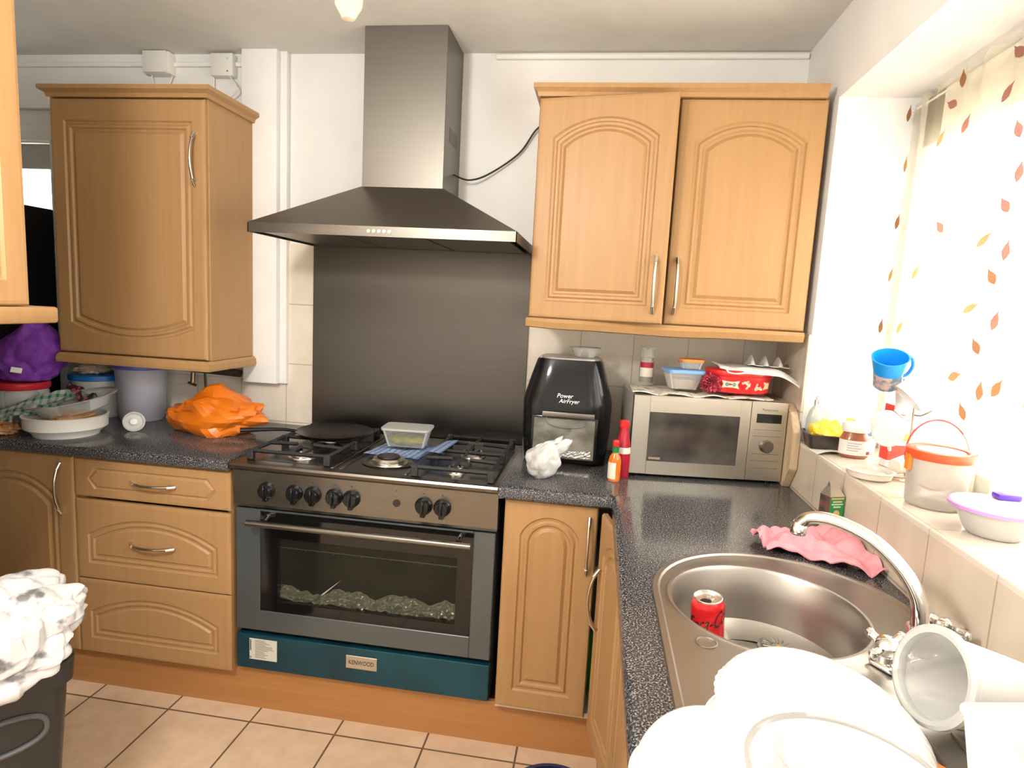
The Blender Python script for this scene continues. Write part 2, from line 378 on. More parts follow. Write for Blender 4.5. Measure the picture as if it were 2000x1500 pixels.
def moulding(parent, name, x0, x1, ydeep, yfront, z0, z1, over=0.03, sides=(1, 1), invert=False, holes=True):
    """cornice or pelmet rail round the front and ends of a wall unit (solid frame)"""
    b = nb(); o = over
    if invert: prof = [(0, 0), (o*0.9, 0.0), (o, 0.25), (o*0.9, 0.7), (o*0.35, 1.0), (0, 1.0)]
    else: prof = [(0, 0), (o*0.35, 0), (o*0.45, 0.35), (o*0.85, 0.55), (o, 0.62), (o, 1.0), (0, 1.0)]
    xs0 = x0; xs1 = x1
    prev = None
    for off, t in prof:
        z = z0+(z1-z0)*t
        ring = [b.verts.new(p) for p in [(x0-off*sides[0], ydeep, z), (x0-off*sides[0], yfront-off, z), (x1+off*sides[1], yfront-off, z), (x1+off*sides[1], ydeep, z)]]
        if prev:
            for k in range(4): b.faces.new([prev[k], prev[(k+1) % 4], ring[(k+1) % 4], ring[k]])
        else: b.faces.new(ring[::-1])
        prev = ring
    b.faces.new(prev)
    return link(name, b, WOOD, parent)

# wall unit left of the hood
t = thing('wall_cabinet', 'single door wall cabinet with arch at door bottom, left of the extractor hood', 'cabinet', (-2.39, -0.17, 1.197))
box('body', -2.700, -2.088, -0.331, -0.0, 1.197, 2.125, WOOD, t, 0.001, 1)
add_door(t, 'door', -2.704, -0.332, 1.200, 0.612, 0.920, (0.055, 0.565, 0.075, 0.808, 0.862), flip=True, hpos=(0.577, 0.715))
moulding(t, 'cornice', -2.700, -2.088, -0.0, -0.345, 2.123, 2.160, 0.03, (1, 1))
moulding(t, 'pelmet', -2.690, -2.088, -0.0, -0.352, 1.160, 1.196, 0.016, (1, 1), True)
# wall unit right, two doors, left one ajar
t = thing('wall_cabinet', 'double door wall cabinet with arched panels above the microwave, left door slightly ajar', 'cabinet', (-0.46, -0.17, 1.425))
b = nb(); x0, x1, z0, z1 = -0.911, -0.020, 1.425, 2.140
bx(b, x0, x0+.018, -0.312, 0, z0, z1); bx(b, x1-.018, x1, -0.312, 0, z0, z1); bx(b, x0, x1, -0.312, 0, z0, z0+.018); bx(b, x0, x1, -0.312, 0, z1-.018, z1)
bx(b, x0, x1, -0.02, -0.001, z0, z1); bx(b, x0+.018, x1-.018, -0.30, -0.02, 1.78, 1.796)
link('body', b, WOOD, t)
pn = (0.052, 0.392, 0.055, 0.585, 0.645)
add_door(t, 'door', -0.911, -0.314, 1.426, 0.444, 0.712, pn, rot=-math.radians(9), hpos=(0.412, 0.125))
add_door(t, 'door', -0.464, -0.314, 1.426, 0.444, 0.712, pn, hpos=(0.030, 0.125))
moulding(t, 'cornice', -0.911, -0.030, -0.0, -0.335, 2.139, 2.176, 0.022, (1, 0))
# warped light pelmet
b = nb(); pr = None
for k in range(25):
    s = k/24; x = -0.918+0.893*s; dz = 0.010*math.sin(s*PI)*0.6+0.004*nz((s*3, 0, 0), 2, 5)
    ring = [b.verts.new(p) for p in [(x, -0.322, 1.424), (x, -0.352, 1.424), (x, -0.360, 1.414-dz), (x, -0.352, 1.394-dz), (x, -0.322, 1.390-dz)]]
    if pr:
        for q in range(5): b.faces.new([pr[q], pr[(q+1) % 5], ring[(q+1) % 5], ring[q]])
    else: b.faces.new(ring)
    pr = ring
b.faces.new(pr[::-1]); link('pelmet', b, WOOD, t, smooth=True)
# left foreground wall unit with its door facing right
t = thing('wall_cabinet', 'wall cabinet cut off by the left edge of the photo, nearest the camera', 'cabinet', (-2.12, -1.55, 1.403))
box('body', -2.289, -1.974, -1.98, -1.175, 1.403, 2.12, WOOD, t, 0.001, 1)
for yy, w_ in ((-1.578, 0.40), (-1.98, 0.40)):
    bm = door_bm(w_, 0.715, (0.055, w_-0.055, 0.055, 0.59, 0.645)); bm.transform(Matrix.Translation((-1.973, yy, 1.404)) @ Matrix.Rotation(PI/2, 4, 'Z'))
    link('door', bm, WOOD, t)
b = nb(); bx(b, -2.289, -1.945, -1.98, -1.115, 1.364, 1.402, 0.006, 0, 2); link('pelmet', b, WOOD, t, smooth=True)

# base units
KICK = M('wood_plinth', (0.55, 0.27, 0.1), 0.35); vary(KICK, (0.42, 0.19, 0.06), (0.48, 0.225, 0.075), (3, 60, 60), 4, (0.3, 0.7))
def shell(b, x0, x1, y0, y1, z0, z1, th=0.018):
    bx(b, x0, x0+th, y0, y1, z0, z1); bx(b, x1-th, x1, y0, y1, z0, z1); bx(b, x0+th, x1-th, y0, y1, z0, z0+th); bx(b, x0+th, x1-th, y1-th, y1, z0, z1)
t = thing('base_cabinet', 'base cabinet with one arched door at the left end of the worktop', 'cabinet', (-2.70, -0.3, 0.148))
b = nb(); shell(b, -2.93, -2.436, -0.568, -0.012, 0.150, 0.872); link('body', b, WOOD, t)
add_door(t, 'door', -2.93, -0.570, 0.150, 0.492, 0.716, (0.06, 0.432, 0.06, 0.56, 0.645), hpos=(0.447, 0.60))
t = thing('drawer_unit', 'three drawer base unit between the left base cabinet and the cooker', 'drawer unit', (-2.14, -0.3, 0.148))
b = nb(); shell(b, -2.434, -1.852, -0.568, -0.012, 0.150, 0.872); link('body', b, WOOD, t)
DP = [(0, 0), (0.004, 0.004), (0.010, 0.005), (0.015, 0.0015), (0.020, 0.002), (0.024, 0.006), (0.031, 0.0065), (0.036, 0.001)]
HP = [(0, 0), (0.003, 0.004), (0.007, 0.0045), (0.011, 0.001), (0.014, 0.0)]
add_door(t, 'drawer', -2.434, -0.570, 0.727, 0.582, 0.136, (0.050, 0.532, 0.030, 0.10, 0.106), 'hex', hpos=(0.305, 0.068), hh=True, prof=HP)
add_door(t, 'drawer', -2.434, -0.570, 0.429, 0.582, 0.288, (0.045, 0.537, 0.058, 0.165, 0.232), hpos=(0.296, 0.146), hh=True, prof=DP)
add_door(t, 'drawer', -2.434, -0.570, 0.150, 0.582, 0.276, (0.045, 0.537, 0.056, 0.158, 0.222), prof=DP)
t = thing('base_cabinet', 'corner base cabinet with a narrow arched door to the right of the cooker', 'cabinet', (-0.78, -0.3, 0.148))
b = nb(); shell(b, -0.925, -0.02, -0.568, -0.012, 0.150, 0.868); bx(b, -0.906, -0.04, -0.50, -0.03, 0.62, 0.638); link('body', b, WHITEM, t)
add_door(t, 'door', -0.923, -0.573, 0.168, 0.290, 0.698, (0.052, 0.238, 0.062, 0.588, 0.650), hpos=(0.264, 0.575), rot=-math.radians(0.8))
# corner / sink base unit with angled door ajar
t = thing('base_cabinet', 'sink base cabinet with its door pulled ajar, under the right-hand worktop', 'cabinet', (-0.3, -1.2, 0.148))
b = nb(); bx(b, -0.50, -0.02, -2.38, -2.362, 0.15, 0.87); bx(b, -0.50, -0.02, -2.38, -0.60, 0.15, 0.168); bx(b, -0.50, -0.02, -1.30, -1.282, 0.15, 0.72)
link('body', b, WHITEM, t)
dl = math.hypot(0.075, 0.31)
bm = door_bm(dl, 0.70, (0.05, dl-0.05, 0.06, 0.59, 0.648)); A = Matrix.Translation((-0.607, -0.628, 0.162)) @ Matrix.Rotation(-PI/2+math.atan2(0.072, 0.31), 4, 'Z'); bm.transform(A)
d = link('door', bm, WOOD, t)
hb = handle_bm(0.19, 0.03); hb.transform(A @ Matrix.Translation((0.045, -0.019, 0.45))); link('handle', hb, [SATIN, CHROME], d, smooth=True)
bm = door_bm(0.55, 0.70, (0.06, 0.49, 0.06, 0.56, 0.645)); bm.transform(Matrix.Translation((-0.545, -0.955, 0.162)) @ Matrix.Rotation(-PI/2, 4, 'Z')); link('door', bm, WOOD, t)
bm = door_bm(0.55, 0.70, (0.06, 0.49, 0.06, 0.56, 0.645)); bm.transform(Matrix.Translation((-0.545, -1.51, 0.162)) @ Matrix.Rotation(-PI/2, 4, 'Z')); link('door', bm, WOOD, t)
b = nb()
for zz in (0.80, 0.70, 0.60): bx(b, -0.616, -0.606, -0.585, -0.570, zz-0.045, zz+0.04, 0.001)
link('hinge', b, M('hinge_steel', (0.6, 0.6, 0.6), 0.3, 1.0), t)
solo('cleaning_bottle', lathe(nb(), [(0, 0), (0.035, 0), (0.035, 0.20), (0.015, 0.24), (0.015, 0.27), (0, 0.27)], (-0.603, -0.45, 0.170), 24), M('green_label', (0.12, 0.62, 0.04), 0.4), 'green bottle seen through the gap beside the sink cabinet door', 'bottle', smooth=True)
bb = blob((0.022, 0.016, 0.045), 3, sub=4); bb.transform(Matrix.Translation((-0.603, -0.515, 0.169))); solo('foil_wrapper', bb, FOIL, 'crumpled shiny wrapper at the foot of the sink cabinet gap', 'wrapper')
# plinths
b = nb(); bx(b, -2.93, -0.565, -0.548, -0.532, 0, 0.149); bx(b, -0.581, -0.565, -2.38, -0.548, 0, 0.149)
solo('plinth', b, KICK, 'long orange wooden plinth running along the floor under cooker and cabinets', 'plinth')
# worktops
def wt_profile(zt, zb, yf): return [(yf+0.014, zt), (yf+0.004, zt-0.004), (yf, zt-0.014), (yf, zb+0.006), (yf+0.006, zb)]
b = nb(); pr = wt_profile(0.909, 0.871, -0.609); poly = pr+[(-0.009, 0.871), (-0.009, 0.909)]
prism(b, poly, -3.01, -1.846, 'x'); solo('worktop', b, GRAN, 'dark speckled worktop left of the cooker', 'worktop', smooth=30)
SCX, SCY, SR = -0.278, -1.222, 0.253
b = nb(); poly = wt_profile(0.912, 0.872, -0.621)+[(-0.009, 0.872), (-0.009, 0.912)]
prism(b, poly, -0.942, -0.5965, 'x')
# right run: frame around the sink cut-out
def run_edge(y0, y1):
    p = [(-0.5965+q[0]+0.621, q[1]) for q in wt_profile(0.912, 0.872, -0.621)]
    return p
prism(b, run_edge(0, 0)+[(-0.525, 0.872), (-0.525, 0.912)], -2.38, -0.607, 'y')
bx(b, -0.5965, -0.009, -0.607, -0.009, 0.872, 0.912); bx(b, -0.525, -0.009, -0.975, -0.607, 0.872, 0.912)
bx(b, -0.525, -0.50, -2.38, -0.975, 0.872, 0.912); bx(b, -0.030, -0.009, -2.38, -0.975, 0.872, 0.912); bx(b, -0.50, -0.03, -2.38, -2.02, 0.872, 0.912)
FR_ = 0.222
# corner fill behind the D-shaped sink end
for sx in (-1, 1):
    P_ = [(SCX+sx*FR_*math.cos(a), SCY+FR_*math.sin(a)) for a in [PI/2*k/14 for k in range(15)]]
    xe = -0.50 if sx < 0 else -0.03
    prism(b, P_+[(SCX, -0.975), (xe, -0.975), (xe, P_[0][1])], 0.872, 0.912, 'z')
solo('worktop', b, GRAN, 'dark speckled L-shaped worktop right of the cooker holding the sink', 'worktop', smooth=30)

# ------------------------------------------------------------------ cooker
CL, CR = -1.842, -0.946
t = thing('range_cooker', 'wide stainless steel range cooker with black oven window', 'cooker', (-1.394, -0.3, 0.148))
box('body', CL+0.004, CR-0.004, -0.545, -0.03, 0.150, 0.875, DARK, t)
b = nb(); prism(b, [(-0.03, 0.876), (-0.03, 0.905), (-0.592, 0.905), (-0.604, 0.902), (-0.608, 0.895), (-0.604, 0.885), (-0.585, 0.874), (-0.56, 0.874)], CL, CR, 'x')
hob = link('hob_top', b, STEELC, t, smooth=30)
b = nb(); prism(b, [(-0.545, 0.875), (-0.583, 0.873), (-0.577, 0.757), (-0.585, 0.752), (-0.545, 0.750)], CL, CR, 'x'); fas = link('control_panel', b, STEELC, t)
# sunken burner wells: dark left and right plates, steel centre with tray rim
for w_ in ((-1.805, -1.508, -0.56), (-1.245, -0.965, -0.575)): box('burner_well', w_[0], w_[1], w_[2], -0.075, 0.9045, 0.9065, M('hob_enamel', (0.07, 0.065, 0.06), 0.2, 0.6), t, 0.001, 1)
b = nb()
for xx in (-1.500, -1.252): bx(b, xx-0.006, xx+0.006, -0.578, -0.07, 0.9045, 0.910, 0.002)
bx(b, -1.478, -1.466, -0.578, -0.07, 0.9045, 0.909, 0.002)
lathe(b, [(0.082, 0), (0.086, 0.004), (0.080, 0.006), (0.074, 0.003), (0.072, 0), (0.082, 0)], (-1.350, -0.455, 0.9045), 40, sx=1.06, sy=0.9)
link('wok_ring_trim', b, STEELC, t, smooth=True)
def burner(x, y, r):
    b = nb(); lathe(b, [(0, 0), (r*1.25, 0), (r*1.2, 0.006), (r*0.95, 0.008), (r*0.95, 0.014), (r*1.0, 0.016), (r*0.9, 0.022), (0, 0.023)], (x, y, 0.905), 30, wob=lambda a, i: 1+(0.03*math.cos(a*20) if 3 <= i <= 5 else 0))
    bn = link('burner', b, M('burner_aluminium', (0.55, 0.52, 0.46), 0.3, 1.0), t, smooth=True)
    b = nb(); lathe(b, [(0, 0.0235), (r*0.72, 0.0235), (r*0.66, 0.028), (0, 0.029)], (x, y, 0.905), 30); link('burner_cap', b, BLACK, bn, smooth=True)
burner(-1.652, -0.475, 0.040); burner(-1.665, -0.225, 0.030); burner(-1.350, -0.455, 0.055); burner(-1.105, -0.500, 0.026); burner(-1.095, -0.270, 0.038)
def grate(x0, x1, y0, y1, zt=0.936):
    b = nb(); w = 0.0055
    def bar(xa, ya, xb, yb, za=zt, zb=zt, ww=w): 
        d = Vector((xb-xa, yb-ya, zb-za)); tube(b, [(xa, ya, za), (xb, yb, zb)], ww*1.25, 4, 0)
    for xx in (x0, x1): bar(xx, y0, xx, y1)
    for yy in (y0, (y0+y1)/2, y1): bar(x0, yy, x1, yy)
    cx = (x0+x1)/2
    for k in (0.26, 0.76):
        yy = y0+(y1-y0)*k
        for sx in (-1, 1): bar(cx+sx*0.030, yy, cx+sx*(x1-x0)/2, yy, zt+0.004, zt)
        bar(cx, yy+0.03, cx, yy+(y1-y0)*0.24, zt+0.004, zt); bar(cx, yy-0.03, cx, yy-(y1-y0)*0.24, zt+0.004, zt)
    for xx in (x0, x1):
        for yy in (y0, (y0+y1)/2, y1): bx(b, xx-0.011, xx+0.011, yy-0.011, yy+0.011, 0.9062, zt+0.006, 0.003)
    link('pan_support', b, IRON, t)
grate(-1.795, -1.525, -0.555, -0.10); grate(-1.222, -0.975, -0.575, -0.10)
for i, kx in enumerate((-1.723, -1.625, -1.561, -1.487, -1.428, -1.186, -1.125)):
    b = nb(); R_ = Matrix.Rotation(PI/2, 4, 'X'); lathe(b, [(0, 0), (0.029, 0), (0.0285, 0.006), (0.024, 0.010), (0.0225, 0.022), (0.020, 0.025), (0, 0.025)], (kx, -0.580, 0.812), 28, R_)
    bx(b, kx-0.005, kx+0.005, -0.614, -0.60, 0.793, 0.834, 0.002); bx(b, kx-0.008, kx+0.008, -0.598, -0.582, 0.777, 0.79, 0.002)
    link('control_knob', b, BPLAS, t, smooth=True)
b = nb(); cyl(b, (-1.276, -0.5795, 0.812), (-1.276, -0.5825, 0.812), 0.0125, 24); link('lighter_hole', b, BLACK, t)
for kx in (-1.723, -1.625, -1.561, -1.487, -1.428, -1.276, -1.186, -1.125):
    link('knob_symbol', cyl(nb(), (kx, -0.5805, 0.853), (kx, -0.5832, 0.853), 0.0022, 8), INK, t)
# oven door: frame, dark glass with clear inner window
b = nb(); z0, z1, x0, x1 = 0.309, 0.742, CL+0.004, CR-0.004
gx0, gx1, gz0, gz1 = -1.752, -1.020, 0.382, 0.735
ya, yb = -0.575, -0.550
bx(b, x0, gx0, ya, yb, z0, z1, 0.002); bx(b, gx1, x1, ya, yb, z0, z1, 0.002); bx(b, gx0, gx1, ya, yb, z0, gz0, 0.002); bx(b, gx0, gx1, ya, yb, gz1, z1, 0.002)
od = link('oven_door', b, OVENG, t)
b = nb(); bx(b, gx0, -1.690, -0.572, -0.552, gz0, gz1); bx(b, -1.072, gx1, -0.572, -0.552, gz0, gz1); bx(b, -1.690, -1.072, -0.572, -0.552, gz0, 0.418); bx(b, -1.690, -1.072, -0.572, -0.552, 0.645, gz1)
link('door_glass', b, M('black_oven_glass', (0.006, 0.006, 0.006), 0.06), od)
b = nb(); bx(b, -1.690, -1.072, -0.571, -0.568, 0.418, 0.645); link('inner_window', b, thin('oven_window', (0.05, 0.05, 0.045), 0.12, 0.05, (0.72, 0.73, 0.68)), od)
def foil_fn(u, v):
    x = -1.69+0.618*u; y = -0.5455; z = 0.418+0.068*v*(0.75+0.5*nz((u*4, 0, 0), 2, 3))+0.03*max(0, u-0.75)
    return (x, -0.549-0.014*crease((u*12, v*2.2, 0), 2.4, 4), z+0.010*nz((u*26, v*4, 0), 1, 2))
link('foil_lining', sheet(foil_fn, 110, 14, 0.001), M('oven_foil', (0.92, 0.91, 0.86), 0.25, 0.5), t)
b = nb(); bx(b, -1.70, -1.06, -0.5475, -0.5455, 0.418, 0.66); link('oven_interior', b, vary(M('oven_interior_enamel', (0.05, 0.052, 0.04), 0.3), (0.035, 0.036, 0.028), (0.085, 0.088, 0.068), (5, 5, 9)), t)
b = nb(); cyl(b, (-1.69, -0.551, 0.606), (-1.073, -0.551, 0.606), 0.0016, 8)
for k in range(6): cyl(b, (-1.60+0.1*k, -0.5495, 0.602), (-1.60+0.1*k, -0.551, 0.60), 0.0015, 6)
link('oven_rack', b, M('rack_wire', (0.5, 0.5, 0.42), 0.3, 1.0), t)
b = nb(); cyl(b, (-1.772, -0.622, 0.709), (-1.020, -0.622, 0.709), 0.0105, 20)
hd = link('oven_handle', b, STEELC, od, smooth=True)
for xx in (-1.722, -1.062): link('handle_mount', cyl(nb(), (xx, -0.574, 0.722), (xx, -0.606, 0.715), 0.008, 14, 0, 0.009), CHROME, od, smooth=True)
b = nb(); bx(b, CL+0.004, CR-0.004, -0.573, -0.545, 0.163, 0.290, 0.003, 0, 2); dr = link('storage_drawer', b, TEAL, t)
b = nb(); bx(b, -1.440, -1.331, -0.5755, -0.573, 0.216, 0.262, 0.001); bd = link('badge', b, M('badge_metal', (0.55, 0.47, 0.38), 0.35, 0.8), t)
link('badge_lettering', text_bm('KENWOOD', 0.022, Matrix.Translation((-1.3855, -0.5758, 0.2385)) @ FRONT, 0.0003, wid=0.088), INK, bd)
b = nb(); bx(b, -1.791, -1.690, -0.5745, -0.573, 0.200, 0.276); st = link('rating_sticker', b, M('sticker_paper', (0.62, 0.60, 0.52), 0.6), t)
b = nb(); random.seed(4)
for k in range(13): bx(b, -1.770, -1.770+0.03+0.042*random.random(), -0.5750, -0.5744, 0.2075+k*0.0052, 0.2089+k*0.0052)
bx(b, -1.789, -1.784, -0.5750, -0.5744, 0.232, 0.272); bx(b, -1.789, -1.784, -0.5750, -0.5744, 0.204, 0.210)
link('sticker_print', b, M('sticker_ink', (0.14, 0.13, 0.12), 0.6), st)
# splashback and hood
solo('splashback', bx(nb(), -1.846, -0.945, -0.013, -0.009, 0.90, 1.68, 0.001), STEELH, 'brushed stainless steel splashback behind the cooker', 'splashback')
t = thing('extractor_hood', 'stainless steel chimney extractor hood above the cooker', 'extractor hood', (-1.4, -0.25, 1.658))
HL, HR, HY = -1.845, -0.944, -0.490
cl_, cr_, cy_ = -1.553, -1.253, -0.239
b = nb(); bx(b, cl_, cr_, cy_, -0.002, 1.855, H-0.001, 0.0015); link('chimney', b, STEELV, t)
b = nb()
lo = [b.verts.new(p) for p in [(HL, -0.002, 1.690), (HL, HY, 1.690), (HR, HY, 1.690), (HR, -0.002, 1.690)]]
hi = [b.verts.new(p) for p in [(cl_-.002, -0.002, 1.858), (cl_-.002, cy_-.002, 1.858), (cr_+.002, cy_-.002, 1.858), (cr_+.002, -0.002, 1.858)]]
for k in range(4): b.faces.new([lo[k], lo[(k+1) % 4], hi[(k+1) % 4], hi[k]])
b.faces.new(lo[::-1]); b.faces.new(hi); link('canopy', b, steel('canopy_steel', (0.23, 0.205, 0.18), 0.36, (3, 300, 300)), t)
b = nb(); bx(b, HL, HR, HY, HY+0.003, 1.658, 1.690); bx(b, HL, HL+.003, HY, -0.002, 1.658, 1.690); bx(b, HR-.003, HR, HY, -0.002, 1.658, 1.690); bx(b, HL, HR, -0.005, -0.002, 1.658, 1.690); link('rim', b, STEELV, t)
b = nb()
for k in range(3):
    xa = HL+0.03+k*0.283; bx(b, xa, xa+0.275, HY+0.03, -0.03, 1.662, 1.668, 0.001)
link('filter', b, M('filter_mesh', (0.20, 0.18, 0.15), 0.35, 1.0), t)
for k in range(5):
    b = nb(); xb = -1.3915-0.034+k*0.0175; cyl(b, (xb, HY, 1.6745), (xb, HY-0.003, 1.6745), 0.0058, 18); link('button', b, M('button_metal', (0.85, 0.8, 0.7), 0.15, 1.0), t, smooth=True)
b = nb(); bx(b, cr_, cr_+0.0008, -0.175, -0.055, 2.035, 2.085); link('vent_slots', b, M('vent_dark', (0.16, 0.14, 0.12), 0.5, 0.8), t)
b = nb(); tube(b, smoothpts([(-1.253, -0.09, 1.937), (-1.20, -0.06, 1.925), (-1.13, -0.03, 1.955), (-1.02, -0.018, 2.035), (-0.96, -0.02, 2.12), (-0.914, -0.03, 2.15)], 8), 0.0035, 8)
solo('power_cable', b, M('black_rubber', (0.02, 0.02, 0.02), 0.5), 'thin black cable looping from the hood chimney to the right wall cabinet', 'cable', smooth=True)
# fused spurs and ceiling lamp
t = thing('junction_box', 'square white switch box on the trunking, left one above the left wall cabinet', 'switch box', (-2.51, 0, 2.32), group=None)
box('back_box', -2.566, -2.454, -0.045, 0, 2.315, 2.400, M('box_white', (0.74, 0.72, 0.66), 0.35), t, 0.004)
box('face_plate', -2.566, -2.462, -0.052, -0.045, 2.317, 2.400, MATS['box_white'], t, 0.003)
b = nb(); tube(b, smoothpts([(-2.55, -0.02, 2.315), (-2.54, -0.02, 2.28), (-2.51, -0.02, 2.265), (-2.48, -0.02, 2.27), (-2.458, -0.02, 2.312)], 6), 0.003, 8); link('cable', b, WPLAS, t, smooth=True)
t = thing('junction_box', 'square white switch box with small indicator light beside the boxed column', 'switch box', (-2.225, 0, 2.31), group=None)
box('back_box', -2.278, -2.182, -0.04, 0, 2.308, 2.394, MATS['box_white'], t, 0.004)
b = nb(); cyl(b, (-2.203, -0.040, 2.372), (-2.203, -0.043, 2.372), 0.004, 12); link('indicator', b, M('indicator_green', (0.3, 0.8, 0.6), 0.3), t)
b = nb(); cyl(b, (-2.203, -0.040, 2.325), (-2.203, -0.042, 2.325), 0.003, 12); link('screw', b, M('dull_screw', (0.3, 0.3, 0.3), 0.4, 0.8), t)
b = nb(); tube(b, smoothpts([(-2.275, -0.02, 2.32), (-2.27, -0.02, 2.25), (-2.22, -0.02, 2.22), (-2.15, -0.06, 2.25), (-2.20, -0.03, 2.31)], 6), 0.0025, 8); link('cable', b, WPLAS, t, smooth=True)
t = thing('added_fill_lamp', 'added fill lamp hung from the ceiling, out of view of the camera', 'lamp', (-1.5, -2.1, H))
lp = bpy.data.lights.new('added_fill_light', 'POINT'); lp.energy = 24; lp.shadow_soft_size = 0.10; lp.color = (1.0, 0.97, 0.93)  # lamp added out of view to brighten the whole room
lo_ = bpy.data.objects.new('added_fill_light', lp); C.objects.link(lo_); lo_.parent = t; lo_.location = (0, 0, -0.36)
b = nb(); lathe(b, [(0, 0), (0.055, 0), (0.05, -0.025), (0.01, -0.03), (0.01, -0.2), (0, -0.2)], (-1.5, -2.1, H), 24); link('rose', b, WPLAS, t, smooth=True)
t = thing('ceiling_lamp', 'clear bulb fitting hanging at the top edge above the hood', 'lamp', (-1.30, -1.02, H))
b = nb(); lathe(b, [(0, 0), (0.05, 0), (0.045, -0.02), (0.012, -0.03), (0.012, -0.24), (0, -0.24)], (-1.30, -1.02, H), 24); link('pendant', b, WPLAS, t, smooth=True)
b = nb(); lathe(b, [(0, 0), (0.014, 0.003), (0.030, 0.03), (0.032, 0.055), (0.016, 0.09), (0.015, 0.10)], (-1.275, -1.02, 2.075), 24); link('bulb', b, thin('bulb_glass', (0.9, 0.75, 0.6), 0.35, 0.05), t, smooth=True)
# ================================================================== things on the left worktop
ZL, ZR, ZS = 0.909, 0.912, 1.075
def euler(x=0, y=0, z=0): return Euler((math.radians(x), math.radians(y), math.radians(z))).to_matrix().to_4x4()
def lathe_obj(name, prof, mats, parent, seg=40, smooth=True, **k): return link(name, lathe(nb(), prof, seg=seg, **k), mats, parent, smooth=smooth, local=True)
def shellprof(outer, th=0.002):
    """outer profile (r,z) from base centre to rim -> closed thin-walled vessel profile"""
    inner = [(max(0, r-th), z+(th if i < len(outer)-1 else 0)) for i, (r, z) in enumerate(outer)]
    return outer+inner[::-1]
# casserole dish with flatbread
t = thing('casserole_dish', 'low round white dish holding brown flatbread, front of the left worktop', 'dish', (-2.578, -0.462, ZL))
lathe_obj('dish', shellprof([(0, 0), (0.100, 0), (0.104, 0.010), (0.122, 0.026), (0.128, 0.030), (0.131, 0.070), (0.134, 0.074)], 0.005), WPLAS, t, 56)
b = nb()
for k in range(3):
    q = blob((0.088-0.012*k, 0.072, 0.013), 20+k, 0.25, 2.5, 0.2, 5, 4, 0.6); q.transform(Matrix.Translation((0.015+0.012*k, -0.01*k, 0.034+0.017*k)) @ euler(4, -6, 40*k)); merge(b, q)
FOOD = vary(M('flatbread', (0.45, 0.22, 0.08), 0.8), (0.26, 0.10, 0.03), (0.55, 0.30, 0.13), (35, 35, 35), 5)
meta(link('flatbread', b, FOOD, t, smooth=True, local=True), 'browned flatbread')
# tilted glass lid
t = thing('glass_basin', 'clear shallow glass basin resting tilted on the low white casserole dish', 'basin', (-2.572, -0.425, ZL+0.072), (math.radians(8), math.radians(-8), 0))
lathe_obj('basin', shellprof([(0, 0), (0.085, 0), (0.108, 0.012), (0.124, 0.052), (0.142, 0.058)], 0.003), GLASS, t, 56)
b = nb(); lathe(b, [(0.138, 0.056), (0.146, 0.056), (0.147, 0.060), (0.138, 0.0605), (0.138, 0.056)], seg=56); link('rim', b, thin('glass_rim', (0.55, 0.53, 0.48), 0.45, 0.1), t, smooth=True, local=True)
# red-lidded jar
t = thing('storage_jar', 'clear storage jar with a red lid behind the checked cloth', 'jar', (-2.84, -0.385, ZL))
lathe_obj('jar', shellprof([(0, 0), (0.080, 0), (0.086, 0.008), (0.086, 0.130), (0.080, 0.142)], 0.003), CLEAR, t)
lathe_obj('lid', [(0, 0.142), (0.088, 0.142), (0.091, 0.146), (0.091, 0.164), (0.086, 0.168), (0.06, 0.165), (0, 0.165)], M('red_lid', (0.45, 0.02, 0.03), 0.3), t)
b = blob((0.07, 0.07, 0.045), 31, 0.2, 2, 0.2, 4, 4); b.transform(Matrix.Translation((0, 0, 0.004))); meta(link('contents', b, vary(M('jar_contents', (0.5, 0.3, 0.3), 0.6), (0.30, 0.05, 0.06), (0.62, 0.55, 0.52), (30, 30, 30)), t, smooth=True, local=True), 'red and white contents')
# purple felt bag
def purple_shape(q):
    s = 1.0-0.62*max(0, q.z)**1.2
    return Vector((q.x*s+0.42*max(0, q.z), q.y*(0.7+0.3*s), q.z if q.z > 0 else q.z*0.7))
b = blob((0.140, 0.10, 0.165), 7, 0.22, 1.4, 0.16, 1.8, 5, 0.5, purple_shape); b.transform(Matrix.Translation((-2.865, -0.335, 1.0785)))
t = thing('fabric_bag', 'crumpled purple fabric bag heaped on the red-lidded jar', 'bag', (-2.865, -0.335, 1.0785))
link('bag', b, vary(M('purple_felt', (0.16, 0.03, 0.30), 0.9), (0.14, 0.025, 0.27), (0.19, 0.04, 0.34), (40, 40, 40), bump=0.3), t, smooth=True)
b = nb(); bx(b, -0.018, 0.018, -0.002, 0.002, -0.010, 0.010, 0.001); b.transform(Matrix.Translation((-2.812, -0.430, 1.125)) @ euler(-12, 8, 22)); meta(link('care_label', b, WPLAS, t), 'white sewn label')
# beige bag, blue-lidded tub
t = thing('storage_tub', 'round white tub with a bright blue lid behind the casserole dish', 'tub', (-2.745, -0.125, ZL))
lathe_obj('tub', shellprof([(0, 0), (0.088, 0), (0.095, 0.01), (0.102, 0.155)], 0.003), FROSTW, t)
lathe_obj('lid', [(0, 0.156), (0.105, 0.155), (0.108, 0.158), (0.108, 0.176), (0.100, 0.179), (0, 0.178)], M('blue_lid', (0.01, 0.16, 0.50), 0.3), t)
b = blob((0.075, 0.07, 0.028), 41, 0.3, 2, 0.3, 3, 4); b.transform(Matrix.Translation((-2.762, -0.135, ZL+0.1795)))
solo('packet', b, M('beige_plastic', (0.50, 0.40, 0.30), 0.35), 'crumpled beige plastic packet lying on the blue-lidded tub', 'packet', smooth=True)
